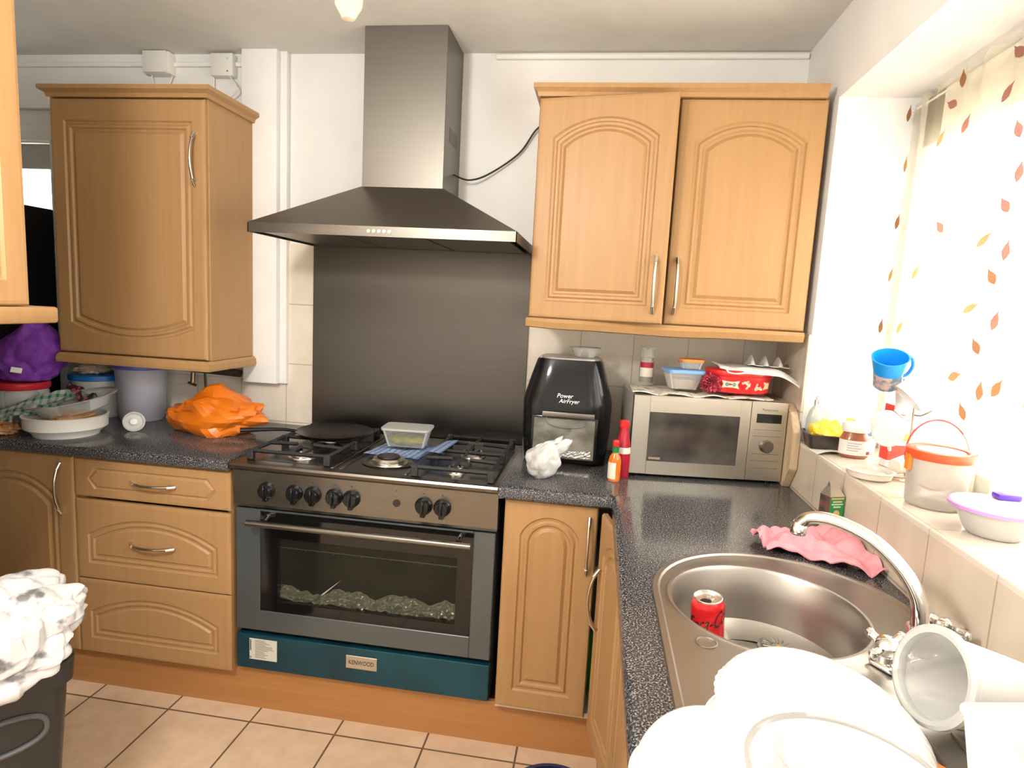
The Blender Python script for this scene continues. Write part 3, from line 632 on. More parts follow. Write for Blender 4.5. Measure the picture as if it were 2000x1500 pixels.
# frosted tub with blue lid, tall
t = thing('storage_tub', 'tall frosted translucent tub standing beneath the left wall cabinet', 'tub', (-2.542, -0.130, ZL))
lathe_obj('tub', shellprof([(0, 0), (0.078, 0), (0.083, 0.008), (0.096, 0.215)], 0.003), FROST, t, 48)
lathe_obj('lid', [(0, 0.216), (0.098, 0.214), (0.101, 0.217), (0.101, 0.232), (0.095, 0.236), (0, 0.235)], M('violet_blue_lid', (0.10, 0.12, 0.55), 0.3), t, 48)
# black and pink cloth
b = sheet(lambda u, v: (-2.715+0.13*u+0.02*v, -0.275-0.06*v+0.02*math.sin(u*9), 1.035-0.045*u+0.02*math.sin(u*14+v*3)+0.022*v), 22, 10, 0.004)
solo('tea_towel', b, vary(M('black_pink_cloth', (0.05, 0.02, 0.03), 0.8), (0.012, 0.01, 0.012), (0.45, 0.05, 0.10), (30, 60, 60), 2, (0.55, 0.6)), 'folded black and pink cloth between the jar and the tubs', 'cloth', smooth=True)
# green checked tea towel draped from jar to worktop
def checks(name, c0, c1, s, axes='XY'):
    m = M(name, c0, 0.9); n, l, bb = nodes(m); tc = n.new('ShaderNodeUVMap'); sp = n.new('ShaderNodeSeparateXYZ'); l.new(tc.outputs[0], sp.inputs[0]); outs = []
    for ax in axes:
        mu = n.new('ShaderNodeMath'); mu.operation = 'MULTIPLY'; mu.inputs[1].default_value = s; l.new(sp.outputs[ax], mu.inputs[0])
        fr = n.new('ShaderNodeMath'); fr.operation = 'FRACT'; l.new(mu.outputs[0], fr.inputs[0])
        gt = n.new('ShaderNodeMath'); gt.operation = 'GREATER_THAN'; gt.inputs[1].default_value = 0.62; l.new(fr.outputs[0], gt.inputs[0]); outs.append(gt)
    ad = n.new('ShaderNodeMath'); ad.operation = 'ADD'; l.new(outs[0].outputs[0], ad.inputs[0]); l.new(outs[1].outputs[0], ad.inputs[1])
    mu = n.new('ShaderNodeMath'); mu.operation = 'MULTIPLY'; mu.inputs[1].default_value = 0.5; l.new(ad.outputs[0], mu.inputs[0])
    mx = n.new('ShaderNodeMix'); mx.data_type = 'RGBA'; mx.inputs[6].default_value = (*c0, 1); mx.inputs[7].default_value = (*c1, 1)
    l.new(mu.outputs[0], mx.inputs[0]); l.new(mx.outputs[2], bb.inputs['Base Color']); return m
def sheet_uv(fn, nu, nv, thick):
    t = bmesh.new(); uvl = t.loops.layers.uv.new('UVMap'); g = [[t.verts.new(fn(i/nu, j/nv)) for j in range(nv+1)] for i in range(nu+1)]
    for i in range(nu):
        for j in range(nv):
            f = t.faces.new([g[i][j], g[i+1][j], g[i+1][j+1], g[i][j+1]])
            for lp, (a, c) in zip(f.loops, [(i, j), (i+1, j), (i+1, j+1), (i, j+1)]): lp[uvl].uv = (a/nu, c/nv)
    bmesh.ops.solidify(t, geom=t.faces[:], thickness=thick); return t
def towel(u, v):
    # ridge running from left front to the jar lid, sides falling down
    cx = -2.815+0.20*u; cy = -0.525+0.10*u
    z = 0.985+0.075*u-0.062*abs(v-0.35)*2*(0.8+0.2*u)
    if cx+0.035*(v-0.5) > -2.72: z = max(z, 0.990)
    return (cx+0.035*(v-0.5), cy-0.085*(v-0.5)*1.6, z+0.010*math.sin(v*16+u*3)+0.008*nz((u*4, v*4, 0), 1.5, 3))
b = sheet_uv(towel, 40, 34, 0.004)
solo('tea_towel', b, checks('green_check', (0.62, 0.66, 0.58), (0.05, 0.24, 0.16), 9), 'white tea towel with green checks draped at the far left of the worktop', 'cloth', smooth=True)
b = blob((0.062, 0.045, 0.030), 51, 0.3, 3, 0.35, 5, 4); b.transform(Matrix.Translation((-2.765, -0.540, ZL+0.001)))
solo('flatbread', b, FOOD, 'brown bread lump at the far left edge of the worktop under the tea towel', 'bread', smooth=True)
# round white cap standing on its edge
t = thing('bottle_cap', 'small round white cap standing on its edge in front of the frosted tub', 'cap', (-2.402, -0.345, ZL+0.037), (math.radians(78), 0, math.radians(36)))
lathe_obj('rim', [(0, -0.008), (0.030, -0.008), (0.036, -0.004), (0.0375, 0.004), (0.033, 0.006), (0.028, 0.001), (0, 0.001)], FROSTW, t)
lathe_obj('centre_knob', [(0, 0.001), (0.014, 0.001), (0.015, 0.008), (0.011, 0.012), (0, 0.013)], WPLAS, t)
# orange carrier bag
def orange_shape(q):
    x = q.x; s = 1.0
    top = 1.0 if x > -0.35 else 0.52-0.25*max(0, -x-0.6)
    if q.z > 0: q.z *= top*(0.85+0.18*math.sin(x*5+1))
    return q
b = blob((0.205, 0.105, 0.108), 12, 0.20, 1.7, 0.34, 1.5, 4, 0.72, orange_shape, 0.25); b.transform(Matrix.Translation((-2.128, -0.255, ZL)) @ euler(0, 0, -4))
solo('carrier_bag', b, vary(M('orange_plastic', (0.85, 0.24, 0.01), 0.35, Transmission_Weight=0.0), (0.62, 0.135, 0.004), (0.76, 0.19, 0.010), (9, 9, 9)), 'crumpled orange plastic carrier bag between the frosted tub and the cooker', 'bag', smooth=16)
# pipe stubs and black boxing under the wall cabinet
t = thing('gas_pipe', 'dark pipe with a small brass tap on the tiles under the left wall cabinet', 'pipe', (-2.33, -0.03, 1.0))
b = nb(); tube(b, [(-2.43, -0.032, 1.125), (-2.16, -0.032, 1.115)], 0.016, 14); link('pipe', b, M('dirty_pipe', (0.06, 0.05, 0.03), 0.5), t, smooth=True)
b = nb(); tube(b, [(-2.325, -0.03, 1.12), (-2.322, -0.024, 0.985)], 0.005, 10); link('riser', b, MATS['dirty_pipe'], t, smooth=True)
b = nb(); cyl(b, (-2.375, -0.035, 1.105), (-2.375, -0.040, 1.06), 0.009, 14); cyl(b, (-2.39, -0.045, 1.062), (-2.355, -0.045, 1.052), 0.006, 12); link('valve', b, M('brass', (0.30, 0.22, 0.10), 0.35, 1.0), t, smooth=True)
# fridge
t = thing('fridge', 'tall black fridge standing at the far left beyond the worktop', 'fridge', (-3.26, -0.36, 0))
box('cabinet', -3.62, -3.02, -0.62, -0.03, 0.02, 1.765, M('fridge_black', (0.012, 0.010, 0.010), 0.6, Specular_IOR_Level=0.12), t, 0.006)
box('door', -3.62, -3.02, -0.68, -0.622, 0.66, 1.762, MATS['fridge_black'], t, 0.008); box('door', -3.62, -3.02, -0.68, -0.622, 0.03, 0.65, MATS['fridge_black'], t, 0.008)
b = nb(); tube(b, [(-3.06, -0.682, 0.8), (-3.06, -0.72, 0.85), (-3.06, -0.72, 1.2), (-3.06, -0.682, 1.25)], 0.008, 10); link('handle', b, CHROME, t, smooth=True)

# ================================================================== on the cooker
t = thing('flat_pan', 'flat black tawa pan on the left burners of the cooker', 'pan', (-1.632, -0.262, 0.9425))
lathe_obj('pan', [(0, 0), (0.105, 0), (0.138, 0.012), (0.143, 0.015), (0.140, 0.017), (0.105, 0.006), (0, 0.004)], M('seasoned_iron', (0.018, 0.012, 0.010), 0.28, 0.4), t, 56)
b = nb(); tube(b, [(-0.128, -0.048, 0.013), (-0.165, -0.068, 0.020), (-0.20, -0.085, 0.022), (-0.30, -0.135, 0.020)], [0.007, 0.008, 0.0095, 0.0105], 12, flat=(0.8, 1.25)); link('handle', b, BPLAS, t, smooth=True, local=True)
def blue_cloth(u, v):
    x = -1.465+0.285*u; y = -0.395+0.20*v+0.03*u; z = 0.9125+0.006*abs(nz((u*5, v*5, 0), 1, 2))
    if x > -1.265: z = max(z, 0.9455 if x > -1.235 else 0.9125+0.033*(x+1.265)/0.03)
    return (x+0.02*v, y-0.05*u*u, z+0.004*math.sin(u*14)*v)
b = sheet_uv(blue_cloth, 44, 24, 0.003); 
solo('dishcloth', b, checks('blue_check', (0.66, 0.76, 0.88), (0.02, 0.20, 0.68), 13), 'blue and white checked cloth on the middle of the hob', 'cloth', smooth=True)
t = thing('food_tub', 'rectangular clear tub with yellow-green food on the blue cloth', 'tub', (-1.345, -0.265, 0.9275), (0, 0, math.radians(4)))
def rtub(w0, d0, w1, d1, h, th=0.0015, r=0.015, seg=5):
    """open rectangular tub with rounded corners, local"""
    def ring(w, d, z, rr):
        out = []
        for cx, cy, a0 in ((w/2-rr, d/2-rr, 0), (-w/2+rr, d/2-rr, 90), (-w/2+rr, -d/2+rr, 180), (w/2-rr, -d/2+rr, 270)):
            for k in range(seg+1):
                a = math.radians(a0+90*k/seg); out.append((cx+rr*math.cos(a), cy+rr*math.sin(a), z))
        return out
    L = [ring(w0, d0, 0, r), ring(w1, d1, h, r), ring(w1+0.006, d1+0.006, h, r+.003), ring(w1+0.006, d1+0.006, h-0.003, r+.003), ring(w1-2*th, d1-2*th, h-0.003, r-th), ring(w0-2*th, d0-2*th, th, r-th)]
    t_ = bmesh.new(); V_ = [[t_.verts.new(p) for p in l_] for l_ in L]; n_ = len(V_[0])
    for a, c in zip(V_, V_[1:]):
        for k in range(n_): t_.faces.new([a[k], a[(k+1) % n_], c[(k+1) % n_], c[k]])
    t_.faces.new(V_[0][::-1]); t_.faces.new(V_[-1]); return t_
def rlid(w, d, z, h=0.006, r=0.02, seg=5, mi=0):
    poly = []
    for cx, cy, a0 in ((w/2-r, d/2-r, 0), (-w/2+r, d/2-r, 90), (-w/2+r, -d/2+r, 180), (w/2-r, -d/2+r, 270)):
        for k in range(seg+1):
            a = math.radians(a0+90*k/seg); poly.append((cx+r*math.cos(a), cy+r*math.sin(a)))
    return prism(nb(), poly, z, z+h, 'z', mi)
link('tub', rtub(0.135, 0.085, 0.168, 0.115, 0.062), thin('takeaway_plastic', (0.80, 0.80, 0.75), 0.07, 0.15), t, smooth=True, local=True)
link('lid', rlid(0.178, 0.125, 0.063, 0.007), thin('tub_lid_clear', (0.80, 0.80, 0.75), 0.45, 0.2), t, local=True)
b = blob((0.070, 0.044, 0.020), 14, 0.06, 2, 0.05, 4, 4, 0.9); b.transform(Matrix.Translation((0, 0, 0.003))); meta(link('food', b, vary(M('green_curry', (0.4, 0.38, 0.03), 0.4), (0.16, 0.20, 0.0), (0.42, 0.36, 0.0), (40, 40, 40)), t, smooth=True, local=True), 'yellow-green food')

# ================================================================== right worktop appliances
def superring(w, d, z, n=2.8, seg=48):
    out = []
    for k in range(seg):
        a = 2*PI*k/seg; c, s = math.cos(a), math.sin(a)
        out.append((math.copysign(abs(c)**(2/n), c)*w/2, math.copysign(abs(s)**(2/n), s)*d/2, z))
    return out
def loft(rings):
    t_ = bmesh.new(); V_ = [[t_.verts.new(p) for p in l_] for l_ in rings]; n_ = len(V_[0])
    for a, c in zip(V_, V_[1:]):
        for k in range(n_): t_.faces.new([a[k], a[(k+1) % n_], c[(k+1) % n_], c[k]])
    t_.faces.new(V_[0][::-1]); t_.faces.new(V_[-1]); return t_
AX, AY = -0.765, -0.180
t = thing('air_fryer', 'large glossy black air fryer oven between the cooker and the sauce bottles', 'air fryer', (AX, AY, ZR))
prof = [(0.280, 0.26, 0.008), (0.296, 0.275, 0.014), (0.312, 0.283, 0.10), (0.318, 0.285, 0.20), (0.318, 0.284, 0.222), (0.311, 0.279, 0.238), (0.270, 0.250, 0.310), (0.236, 0.226, 0.364), (0.226, 0.220, 0.372)]
link('body', loft([superring(w, d, z, 4.2) for w, d, z in prof]), BPLAS, t, smooth=50, local=True)
link('top_panel', loft([superring(0.205, 0.200, 0.372, 4), superring(0.205, 0.200, 0.376, 4)]), M('top_grey', (0.45, 0.42, 0.38), 0.35, 0.3), t, local=True)
b = nb()
for sx in (-1, 1):
    for sy in (-1, 1): cyl(b, (sx*0.11, sy*0.10, 0), (sx*0.11, sy*0.10, 0.012), 0.012, 12)
link('base_ring', loft([superring(0.25, 0.23, 0.0, 4), superring(0.25, 0.23, 0.009, 4)]), BPLAS, t, local=True); b.free()
yf = -0.1425
b = nb(); bx(b, -0.118, 0.114, yf-0.005, yf+0.01, 0.022, 0.178, 0.006, 0, 2); wdo = link('window_door', b, BPLAS, t, smooth=True, local=True)
b = nb(); bx(b, -0.108, 0.104, yf-0.0065, yf-0.0045, 0.030, 0.170, 0.002); link('window', b, vary(M('fryer_window', (0.10, 0.095, 0.08), 0.12, 0.2), (0.07, 0.065, 0.05), (0.26, 0.25, 0.21), (9, 9, 14), 4), wdo, local=True)
b = sheet(lambda u, v: (-0.10+0.195*u, yf-0.009-0.003*crease((u*8, v*3, 1), 2, 3), 0.036+0.022*v*(0.6+u*0.6)), 40, 6, 0.001); link('foil_tray', b, FOIL, wdo, smooth=False, local=True)
b = nb(); bx(b, -0.080, 0.100, yf-0.016, yf-0.003, 0.176, 0.194, 0.002, 0, 2); link('handle', b, STEELV, wdo, smooth=True, local=True)
b = nb(); tube(b, smoothpts([(-0.065, yf-0.008, 0.172), (-0.055, yf-0.010, 0.150), (-0.02, yf-0.010, 0.141), (0.03, yf-0.010, 0.141), (0.066, yf-0.010, 0.150), (0.075, yf-0.008, 0.172)], 5), 0.0022, 8); link('handle_recess', b, M('smoked_plastic', (0.15, 0.15, 0.14), 0.15), wdo, smooth=True, local=True)
Tt = Matrix.Translation((0.005, -0.1425, 0.240)) @ euler(-12) @ FRONT
link('lettering', text_bm('Power', 0.021, Tt @ Matrix.Translation((-0.012, 0.009, 0)), 0.0006, 0.25), INKW, t, local=True)
link('lettering', text_bm('AirFryer', 0.020, Tt @ Matrix.Translation((0.004, -0.009, 0.0005)), 0.0006, 0.25), INKW, t, local=True)
t = thing('glass_bowl', 'small clear glass bowl sitting on top of the air fryer', 'bowl', (AX+0.050, AY+0.0, ZR+0.3765))
lathe_obj('bowl', shellprof([(0, 0), (0.036, 0), (0.040, 0.006), (0.050, 0.026), (0.056, 0.034)], 0.002), GLASS, t)
lathe_obj('rim', [(0.0555, 0.033), (0.0575, 0.0335), (0.0575, 0.036), (0.0555, 0.0365), (0.0545, 0.0345), (0.0555, 0.033)], MATS['glass_rim'], t)
# knotted white bag
def knot(q):
    if q.z > 0.25: k = max(0.32, 1-1.25*(q.z-0.25)); q = Vector((q.x*k+0.85*(q.z-0.25), q.y*k, q.z*1.15))
    if q.z > 0.85: q = Vector((q.x*1.0+0.30, q.y, q.z))
    return q
b = blob((0.050, 0.045, 0.062), 23, 0.15, 2, 0.14, 1.8, 5, 0.85, knot, 0.15)
q = blob((0.018, 0.012, 0.040), 24, 0.2, 2, 0.2, 3, 4, 0.9); q.transform(Matrix.Translation((0.020, 0.0, 0.064)) @ euler(0, 48)); merge(b, q)
q = blob((0.034, 0.010, 0.014), 25, 0.2, 2, 0.2, 3, 4, 0.9); q.transform(Matrix.Translation((0.012, 0.0, 0.078)) @ euler(0, -14)); merge(b, q)
b.transform(Matrix.Translation((-0.822, -0.475, ZR)) @ Matrix.Scale(1.13, 4))
solo('knotted_bag', b, vary(M('thin_white_bag', (0.75, 0.75, 0.72), 0.35), (0.44, 0.43, 0.41), (0.62, 0.61, 0.59), (20, 20, 20)), 'small knotted white plastic bag in front of the air fryer', 'bag', smooth=True)
# sauce bottles
t = thing('sauce_bottle', 'small hot sauce bottle with red cap and green neck', 'bottle', (-0.590, -0.437, ZR), group='sauce bottles beside the microwave')
lathe_obj('bottle', [(0, 0), (0.019, 0), (0.0205, 0.003), (0.0205, 0.066), (0.017, 0.080), (0.009, 0.092), (0.0085, 0.10), (0, 0.10)], vary(M('hot_sauce', (0.75, 0.15, 0.01), 0.1), (0.70, 0.14, 0.01), (0.80, 0.22, 0.03), (20, 20, 20)), t, 28)
lathe_obj('neck_band', [(0, 0.094), (0.0105, 0.094), (0.011, 0.112), (0, 0.112)], M('green_foil', (0.0, 0.20, 0.06), 0.3), t, 24)
lathe_obj('cap', [(0, 0.113), (0.0095, 0.113), (0.0105, 0.116), (0.0105, 0.131), (0.009, 0.134), (0, 0.134)], M('red_cap', (0.75, 0.02, 0.02), 0.3), t, 24)
def wrap(bm, r, a0, ang, z0, z1, n=12, mi=0):
    V_ = []
    for k in range(n+1):
        a = a0+ang*k/n; V_.append([(r*math.cos(a), r*math.sin(a), z0), (r*math.cos(a), r*math.sin(a), z1), ((r-.0006)*math.cos(a), (r-.0006)*math.sin(a), z1), ((r-.0006)*math.cos(a), (r-.0006)*math.sin(a), z0)])
    R_ = [[bm.verts.new(p) for p in v] for v in V_]
    for a, c in zip(R_, R_[1:]):
        for k in range(4): bm.faces.new([a[k], a[(k+1) % 4], c[(k+1) % 4], c[k]]).material_index = mi
    bm.faces.new(R_[0][::-1]).material_index = mi; bm.faces.new(R_[-1]).material_index = mi; return bm
LABEL = M('paper_label', (0.75, 0.70, 0.60), 0.6)
link('label', wrap(nb(), 0.0212, math.radians(175), math.radians(105), 0.008, 0.062), LABEL, t, smooth=True, local=True)
t = thing('sauce_bottle', 'taller dark red sauce bottle with white band beside the microwave', 'bottle', (-0.565, -0.385, ZR), group='sauce bottles beside the microwave')
lathe_obj('bottle', [(0, 0), (0.024, 0), (0.026, 0.004), (0.026, 0.085), (0.023, 0.115), (0.014, 0.155), (0.013, 0.168), (0, 0.168)], M('ketchup_red', (0.42, 0.01, 0.03), 0.15), t, 32)
lathe_obj('cap', [(0, 0.168), (0.014, 0.168), (0.0155, 0.172), (0.015, 0.189), (0.012, 0.192), (0, 0.192)], MATS['red_cap'], t, 28)
link('label', wrap(nb(), 0.0264, math.radians(200), math.radians(140), 0.083, 0.104), LABEL, t, smooth=True, local=True)
# microwave
t = thing('microwave', 'silver microwave oven on the worktop corner, under the right wall cabinet', 'microwave', (-0.539, -0.373, ZR+0.012), (0, 0, math.atan2(0.054, 0.504)))
MW, MH, MD = 0.505, 0.266, 0.275
MBODY = M('microwave_grey', (0.42, 0.40, 0.36), 0.4, 0.3); MFRONT = steel('microwave_front', (0.60, 0.57, 0.50), 0.34, (3, 300, 300), 0.03)
link('case', bx(nb(), 0.002, MW-.002, 0.022, MD, 0.002, MH-.002, 0.003, 0, 2), MBODY, t, smooth=True, local=True)
b = nb()
for xx in (0.03, MW-0.03):
    for yy in (0.04, MD-0.03): cyl(b, (xx, yy, -0.012), (xx, yy, 0.003), 0.013, 14)
link('feet', b, BPLAS, t, local=True)
b = nb(); dw = 0.386; a0, a1, c0, c1 = 0.055, 0.352, 0.045, 0.212
bx(b, 0, a0, 0, 0.022, 0, MH, 0.001); bx(b, a1, dw, 0, 0.022, 0, MH, 0.001); bx(b, a0, a1, 0, 0.022, 0, c0); bx(b, a0, a1, 0, 0.022, c1, MH)
mdoor = link('door', b, MFRONT, t, local=True)
link('window', bx(nb(), a0, a1, 0.0015, 0.020, c0, c1), vary(M('microwave_window', (0.07, 0.065, 0.055), 0.12), (0.030, 0.028, 0.024), (0.09, 0.08, 0.07), (7, 7, 9), 2), mdoor, local=True)
link('window_badge', bx(nb(), a0+0.006, a0+0.045, -0.0006, 0.0016, c0+0.006, c0+0.014, 0.0005), SATIN, mdoor, local=True)
cp = link('control_panel', bx(nb(), dw+0.0015, MW, 0, 0.022, 0, MH, 0.001), MFRONT, t, local=True)
link('display', bx(nb(), dw+0.020, MW-0.018, -0.0008, 0.002, 0.196, 0.226), M('dark_display', (0.012, 0.014, 0.010), 0.15), cp, local=True)
b = lathe(nb(), [(0, 0), (0.0215, 0), (0.0205, 0.012), (0.018, 0.016), (0, 0.016)], seg=32); b.transform(Matrix.Translation((dw+0.060, 0.0, 0.118)) @ Matrix.Rotation(PI/2, 4, 'X')); link('dial', b, STEELV, cp, smooth=True, local=True)
b = nb()
for zz in (0.172, 0.150, 0.090, 0.067, 0.042): bx(b, dw+0.014, MW-0.016, -0.0004, 0.001, zz, zz+0.0022)
link('button_lines', b, M('panel_line', (0.22, 0.20, 0.17), 0.4, 0.5), cp, local=True)
link('lettering', text_bm('Panasonic', 0.012, Matrix.Translation((dw+0.062, -0.0004, 0.240)) @ FRONT, 0.0003, wid=0.052), M('grey_ink', (0.12, 0.11, 0.10), 0.4), cp, local=True)
# things on the microwave (top at z)
ZM = ZR+0.012+MH
def newsp(u, v):
    x = -0.545+0.465*u; y = -0.352+0.235*v+0.05*u; z = ZM+0.0025+0.006*abs(nz((u*6, v*4, 0), 1, 7))
    if v < 0.14 : z -= 0.0*(0.14-v)
    return (x, y-0.006*math.sin(u*17), z+0.004*(1+math.sin(u*25))*(1-v)*0.7)
b = sheet(newsp, 50, 20, 0.003)
solo('paper_towel', b, vary(M('patterned_paper', (0.7, 0.65, 0.5), 0.8), (0.35, 0.24, 0.12), (0.74, 0.70, 0.60), (45, 45, 45), 3, (0.36, 0.44)), 'crumpled patterned paper spread over the microwave top', 'paper', smooth=True)
ZP = ZM+0.0175
t = thing('spice_grinder', 'clear glass spice grinder with red and white label on the microwave', 'grinder', (-0.488, -0.135, ZP))
lathe_obj('jar', [(0, 0), (0.024, 0), (0.026, 0.004), (0.026, 0.078), (0.0235, 0.085), (0.0235, 0.092), (0, 0.092)], thin('grinder_glass', (0.7, 0.66, 0.6), 0.35, 0.08), t, 32)
lathe_obj('cap', [(0, 0.093), (0.026, 0.093), (0.0245, 0.120), (0.028, 0.124), (0.028, 0.132), (0, 0.132)], CLEAR, t, 32)
lathe_obj('peppercorns', [(0, 0.004), (0.022, 0.004), (0.022, 0.018), (0, 0.022)], vary(M('peppercorn', (0.25, 0.12, 0.05), 0.7), (0.12, 0.06, 0.03), (0.4, 0.2, 0.1), (200, 200, 200)), t, 24)
link('label', wrap(wrap(nb(), 0.0268, math.radians(205), math.radians(120), 0.022, 0.055, mi=0), 0.0268, math.radians(205), math.radians(120), 0.055, 0.075, mi=1), [LABEL, M('label_red', (0.42, 0.02, 0.05), 0.5)], t, smooth=True, local=True)
t = thing('food_tub', 'rectangular tub of pale beige food with a blue lid on the microwave', 'tub', (-0.372, -0.235, ZP), (0, 0, math.radians(8)))
link('tub', rtub(0.085, 0.085, 0.118, 0.115, 0.056), CLEAR, t, smooth=True, local=True)
link('lid', rlid(0.128, 0.125, 0.0565, 0.010), M('sky_blue_lid', (0.18, 0.38, 0.78), 0.35), t, local=True)
link('food', loft([superring(0.080, 0.080, 0.003, 4), superring(0.098, 0.097, 0.034, 4)]), M('beige_food', (0.55, 0.38, 0.24), 0.6), t, local=True)
t = thing('food_tub', 'small clear tub with an orange lid stacked on the blue-lidded tub', 'tub', (-0.345, -0.215, ZP+0.068), (0, 0, math.radians(5)))
link('tub', rtub(0.062, 0.062, 0.074, 0.072, 0.024), CLEAR, t, smooth=True, local=True)
link('lid', rlid(0.082, 0.080, 0.0245, 0.009, 0.018), M('orange_lid', (0.85, 0.25, 0.03), 0.35), t, local=True)
b = blob((0.034, 0.026, 0.032), 33, 0.3, 2.5, 0.4, 4, 5, 0.9); b.transform(Matrix.Translation((-0.288, -0.300, ZP)))
solo('sweet_wrapper', b, vary(M('red_foil', (0.30, 0.01, 0.03), 0.2, 0.3), (0.16, 0.005, 0.02), (0.42, 0.03, 0.06), (30, 30, 30)), 'crumpled dark red wrapper between blue-lidded tub and red tub', 'wrapper', smooth=25)
t = thing('sweet_tub', 'oval bright red sweet tub with cream label on the microwave', 'tub', (-0.185, -0.225, ZP), (0, 0, math.radians(6)))
link('tub', loft([superring(0.185, 0.135, 0, 2.6), superring(0.20, 0.145, 0.004, 2.6), superring(0.212, 0.15, 0.056, 2.6)]), M('sweet_tub_red', (0.70, 0.02, 0.02), 0.3), t, smooth=50, local=True)
link('lid', loft([superring(0.218, 0.155, 0.0565, 2.6), superring(0.222, 0.158, 0.060, 2.6), superring(0.220, 0.157, 0.074, 2.6), superring(0.21, 0.15, 0.077, 2.6)]), MATS['sweet_tub_red'], t, smooth=50, local=True)
def tubside(xc, zc, poly, mi, b):
    """flat printed shape wrapped on the tub's front wall"""
    V0 = []
    for px_, pz_ in poly:
        x = xc+px_; z = zc+pz_; w = 0.20+0.012*z/0.056; d = 0.1455+0.005*z/0.056
        y = -(d/2)*(max(0, 1-abs(2*x/w)**2.6))**(1/2.6)-0.0012; V0.append(b.verts.new((x, y, z)))
    f = b.faces.new(V0); f.material_index = mi
b = nb()
tubside(-0.045, 0.03, [(-0.028, -0.013), (-0.012, -0.010), (0.012, -0.010), (0.028, -0.014), (0.022, 0), (0.028, 0.014), (0.012, 0.010), (-0.012, 0.010), (-0.028, 0.013), (-0.022, 0)], 0, b)
tubside(0.078, 0.03, [(-0.014, -0.013), (0.004, -0.010), (0.010, -0.010), (0.010, 0.010), (-0.014, 0.013), (-0.008, 0)], 0, b)
for cx_ in (-0.056, -0.034): tubside(cx_, 0.030, [(0.0065*math.cos(a*PI/4), 0.0075*math.sin(a*PI/4)) for a in range(8)], 1, b)
for cx_, an in ((0.002, 20), (0.008, -35), (0.012, 60), (0.046, 30), (0.050, -20), (0.040, 75)):
    c, s = math.cos(math.radians(an)), math.sin(math.radians(an)); tubside(cx_, 0.030+0.010*math.sin(an), [(c*x_-s*z_, s*x_+c*z_) for x_, z_ in ((-0.011, -0.0035), (0.011, -0.0035), (0.013, 0), (0.011, 0.0035), (-0.011, 0.0035), (-0.013, 0))], 2 if an > 0 else 0, b)
for f in list(b.faces):
    pass
pr_ = link('printed_label', b, [M('cream_print', (0.80, 0.66, 0.42), 0.5), M('teal_print', (0.15, 0.28, 0.32), 0.5), M('pink_print', (0.80, 0.35, 0.30), 0.5)], t, local=True)
def bagfn(u, v):
    x = -0.262+0.255*u; y = -0.305+0.165*v-0.01*u
    z = ZP+0.0810+0.008*math.sin(u*PI)-0.028*max(0, (u-0.72)/0.28)**1.6+0.0
    if u < 0.18: z += 0.012*(0.18-u)/0.18
    z -= 0.016*max(0, (0.18-v)/0.18)*(1 if u > 0.1 else 0.4)
    return (x, y, z+0.0035*nz((u*5, v*4, 2), 1, 3))
b = sheet(bagfn, 36, 16, 0.004)
solo('paper_bag', b, vary(M('printed_white_paper', (0.85, 0.84, 0.8), 0.5), (0.35, 0.42, 0.60), (0.85, 0.84, 0.81), (22, 22, 22), 1, (0.24, 0.30)), 'white printed paper packet folded over the red sweet tub', 'packet', smooth=True)
def egg(u, v):
    x = -0.165+0.135*u; y = -0.262+0.075*v
    z = ZP+0.098+0.0*u+0.032*max(0, math.sin(u*3*2*PI-0.8))**1.3*max(0, math.sin(v*PI))**0.6-0.004*u
    return (x, y, z)
b = sheet(egg, 60, 18, 0.0018)
solo('egg_tray', b, M('silver_tray', (0.75, 0.73, 0.70), 0.35, 0.45), 'silver moulded tray with three peaks on the white paper packet', 'tray', smooth=True)
# chopping board
b = nb(); prism(b, [(-0.045, 0.9125), (-0.33, 0.9125), (-0.385, 0.985), (-0.385, 1.105), (-0.335, 1.165), (-0.28, 1.185), (-0.045, 1.185)], -0.0335, -0.0095, 'x', 0, 0.002)
solo('chopping_board', b, WOODL, 'thick wooden chopping board stood between the microwave and tiled side wall', 'chopping board')
# carton
t = thing('juice_carton', 'green and white carton with torn foil top against the tiles behind the tap', 'carton', (-0.040, -0.765, ZR), (0, 0, math.radians(22)))
b = nb(); bx(b, -0.022, 0.022, -0.018, 0.018, 0, 0.045, 0, 0); bx(b, -0.022, 0.022, -0.018, 0.018, 0.045, 0.105, 0, 1)
b.faces.ensure_lookup_table()
for f in b.faces:
    if sum(v.co.x for v in f.verts)/len(f.verts) < -0.0219: f.material_index = 2
cb_ = link('carton', b, [M('carton_white', (0.75, 0.72, 0.66), 0.5), M('carton_green', (0.02, 0.30, 0.09), 0.4), vary(M('carton_dark', (0.05, 0.07, 0.04), 0.5), (0.03, 0.05, 0.03), (0.20, 0.07, 0.07), (40, 40, 40))], t, local=True)
b = nb(); Lr = [[b.verts.new(p) for p in q] for q in ([(-.022, -.018, .105), (.022, -.018, .105), (.022, .018, .105), (-.022, .018, .105)], [(-.015, -.006, .130), (.012, -.004, .128), (.012, .004, .128), (-.015, .006, .130)], [(-.015, -.001, .142), (.006, -.001, .139), (.006, .001, .139), (-.015, .001, .142)])]
for a, c in zip(Lr, Lr[1:]):
    for k in range(4): b.faces.new([a[k], a[(k+1) % 4], c[(k+1) % 4], c[k]])
b.faces.new(Lr[0][::-1]); b.faces.new(Lr[-1]); link('foil_top', b, FOIL, t, local=True)
b = nb(); bx(b, -0.018, 0.020, -0.0186, -0.018, 0.098, 0.102); b2 = lathe(nb(), [(0, 0), (0.0095, 0), (0.0095, 0.0006), (0, 0.0006)], seg=24); b2.transform(Matrix.Translation((0.001, -0.018, 0.060)) @ Matrix.Rotation(PI/2, 4, 'X')); merge(b, b2)
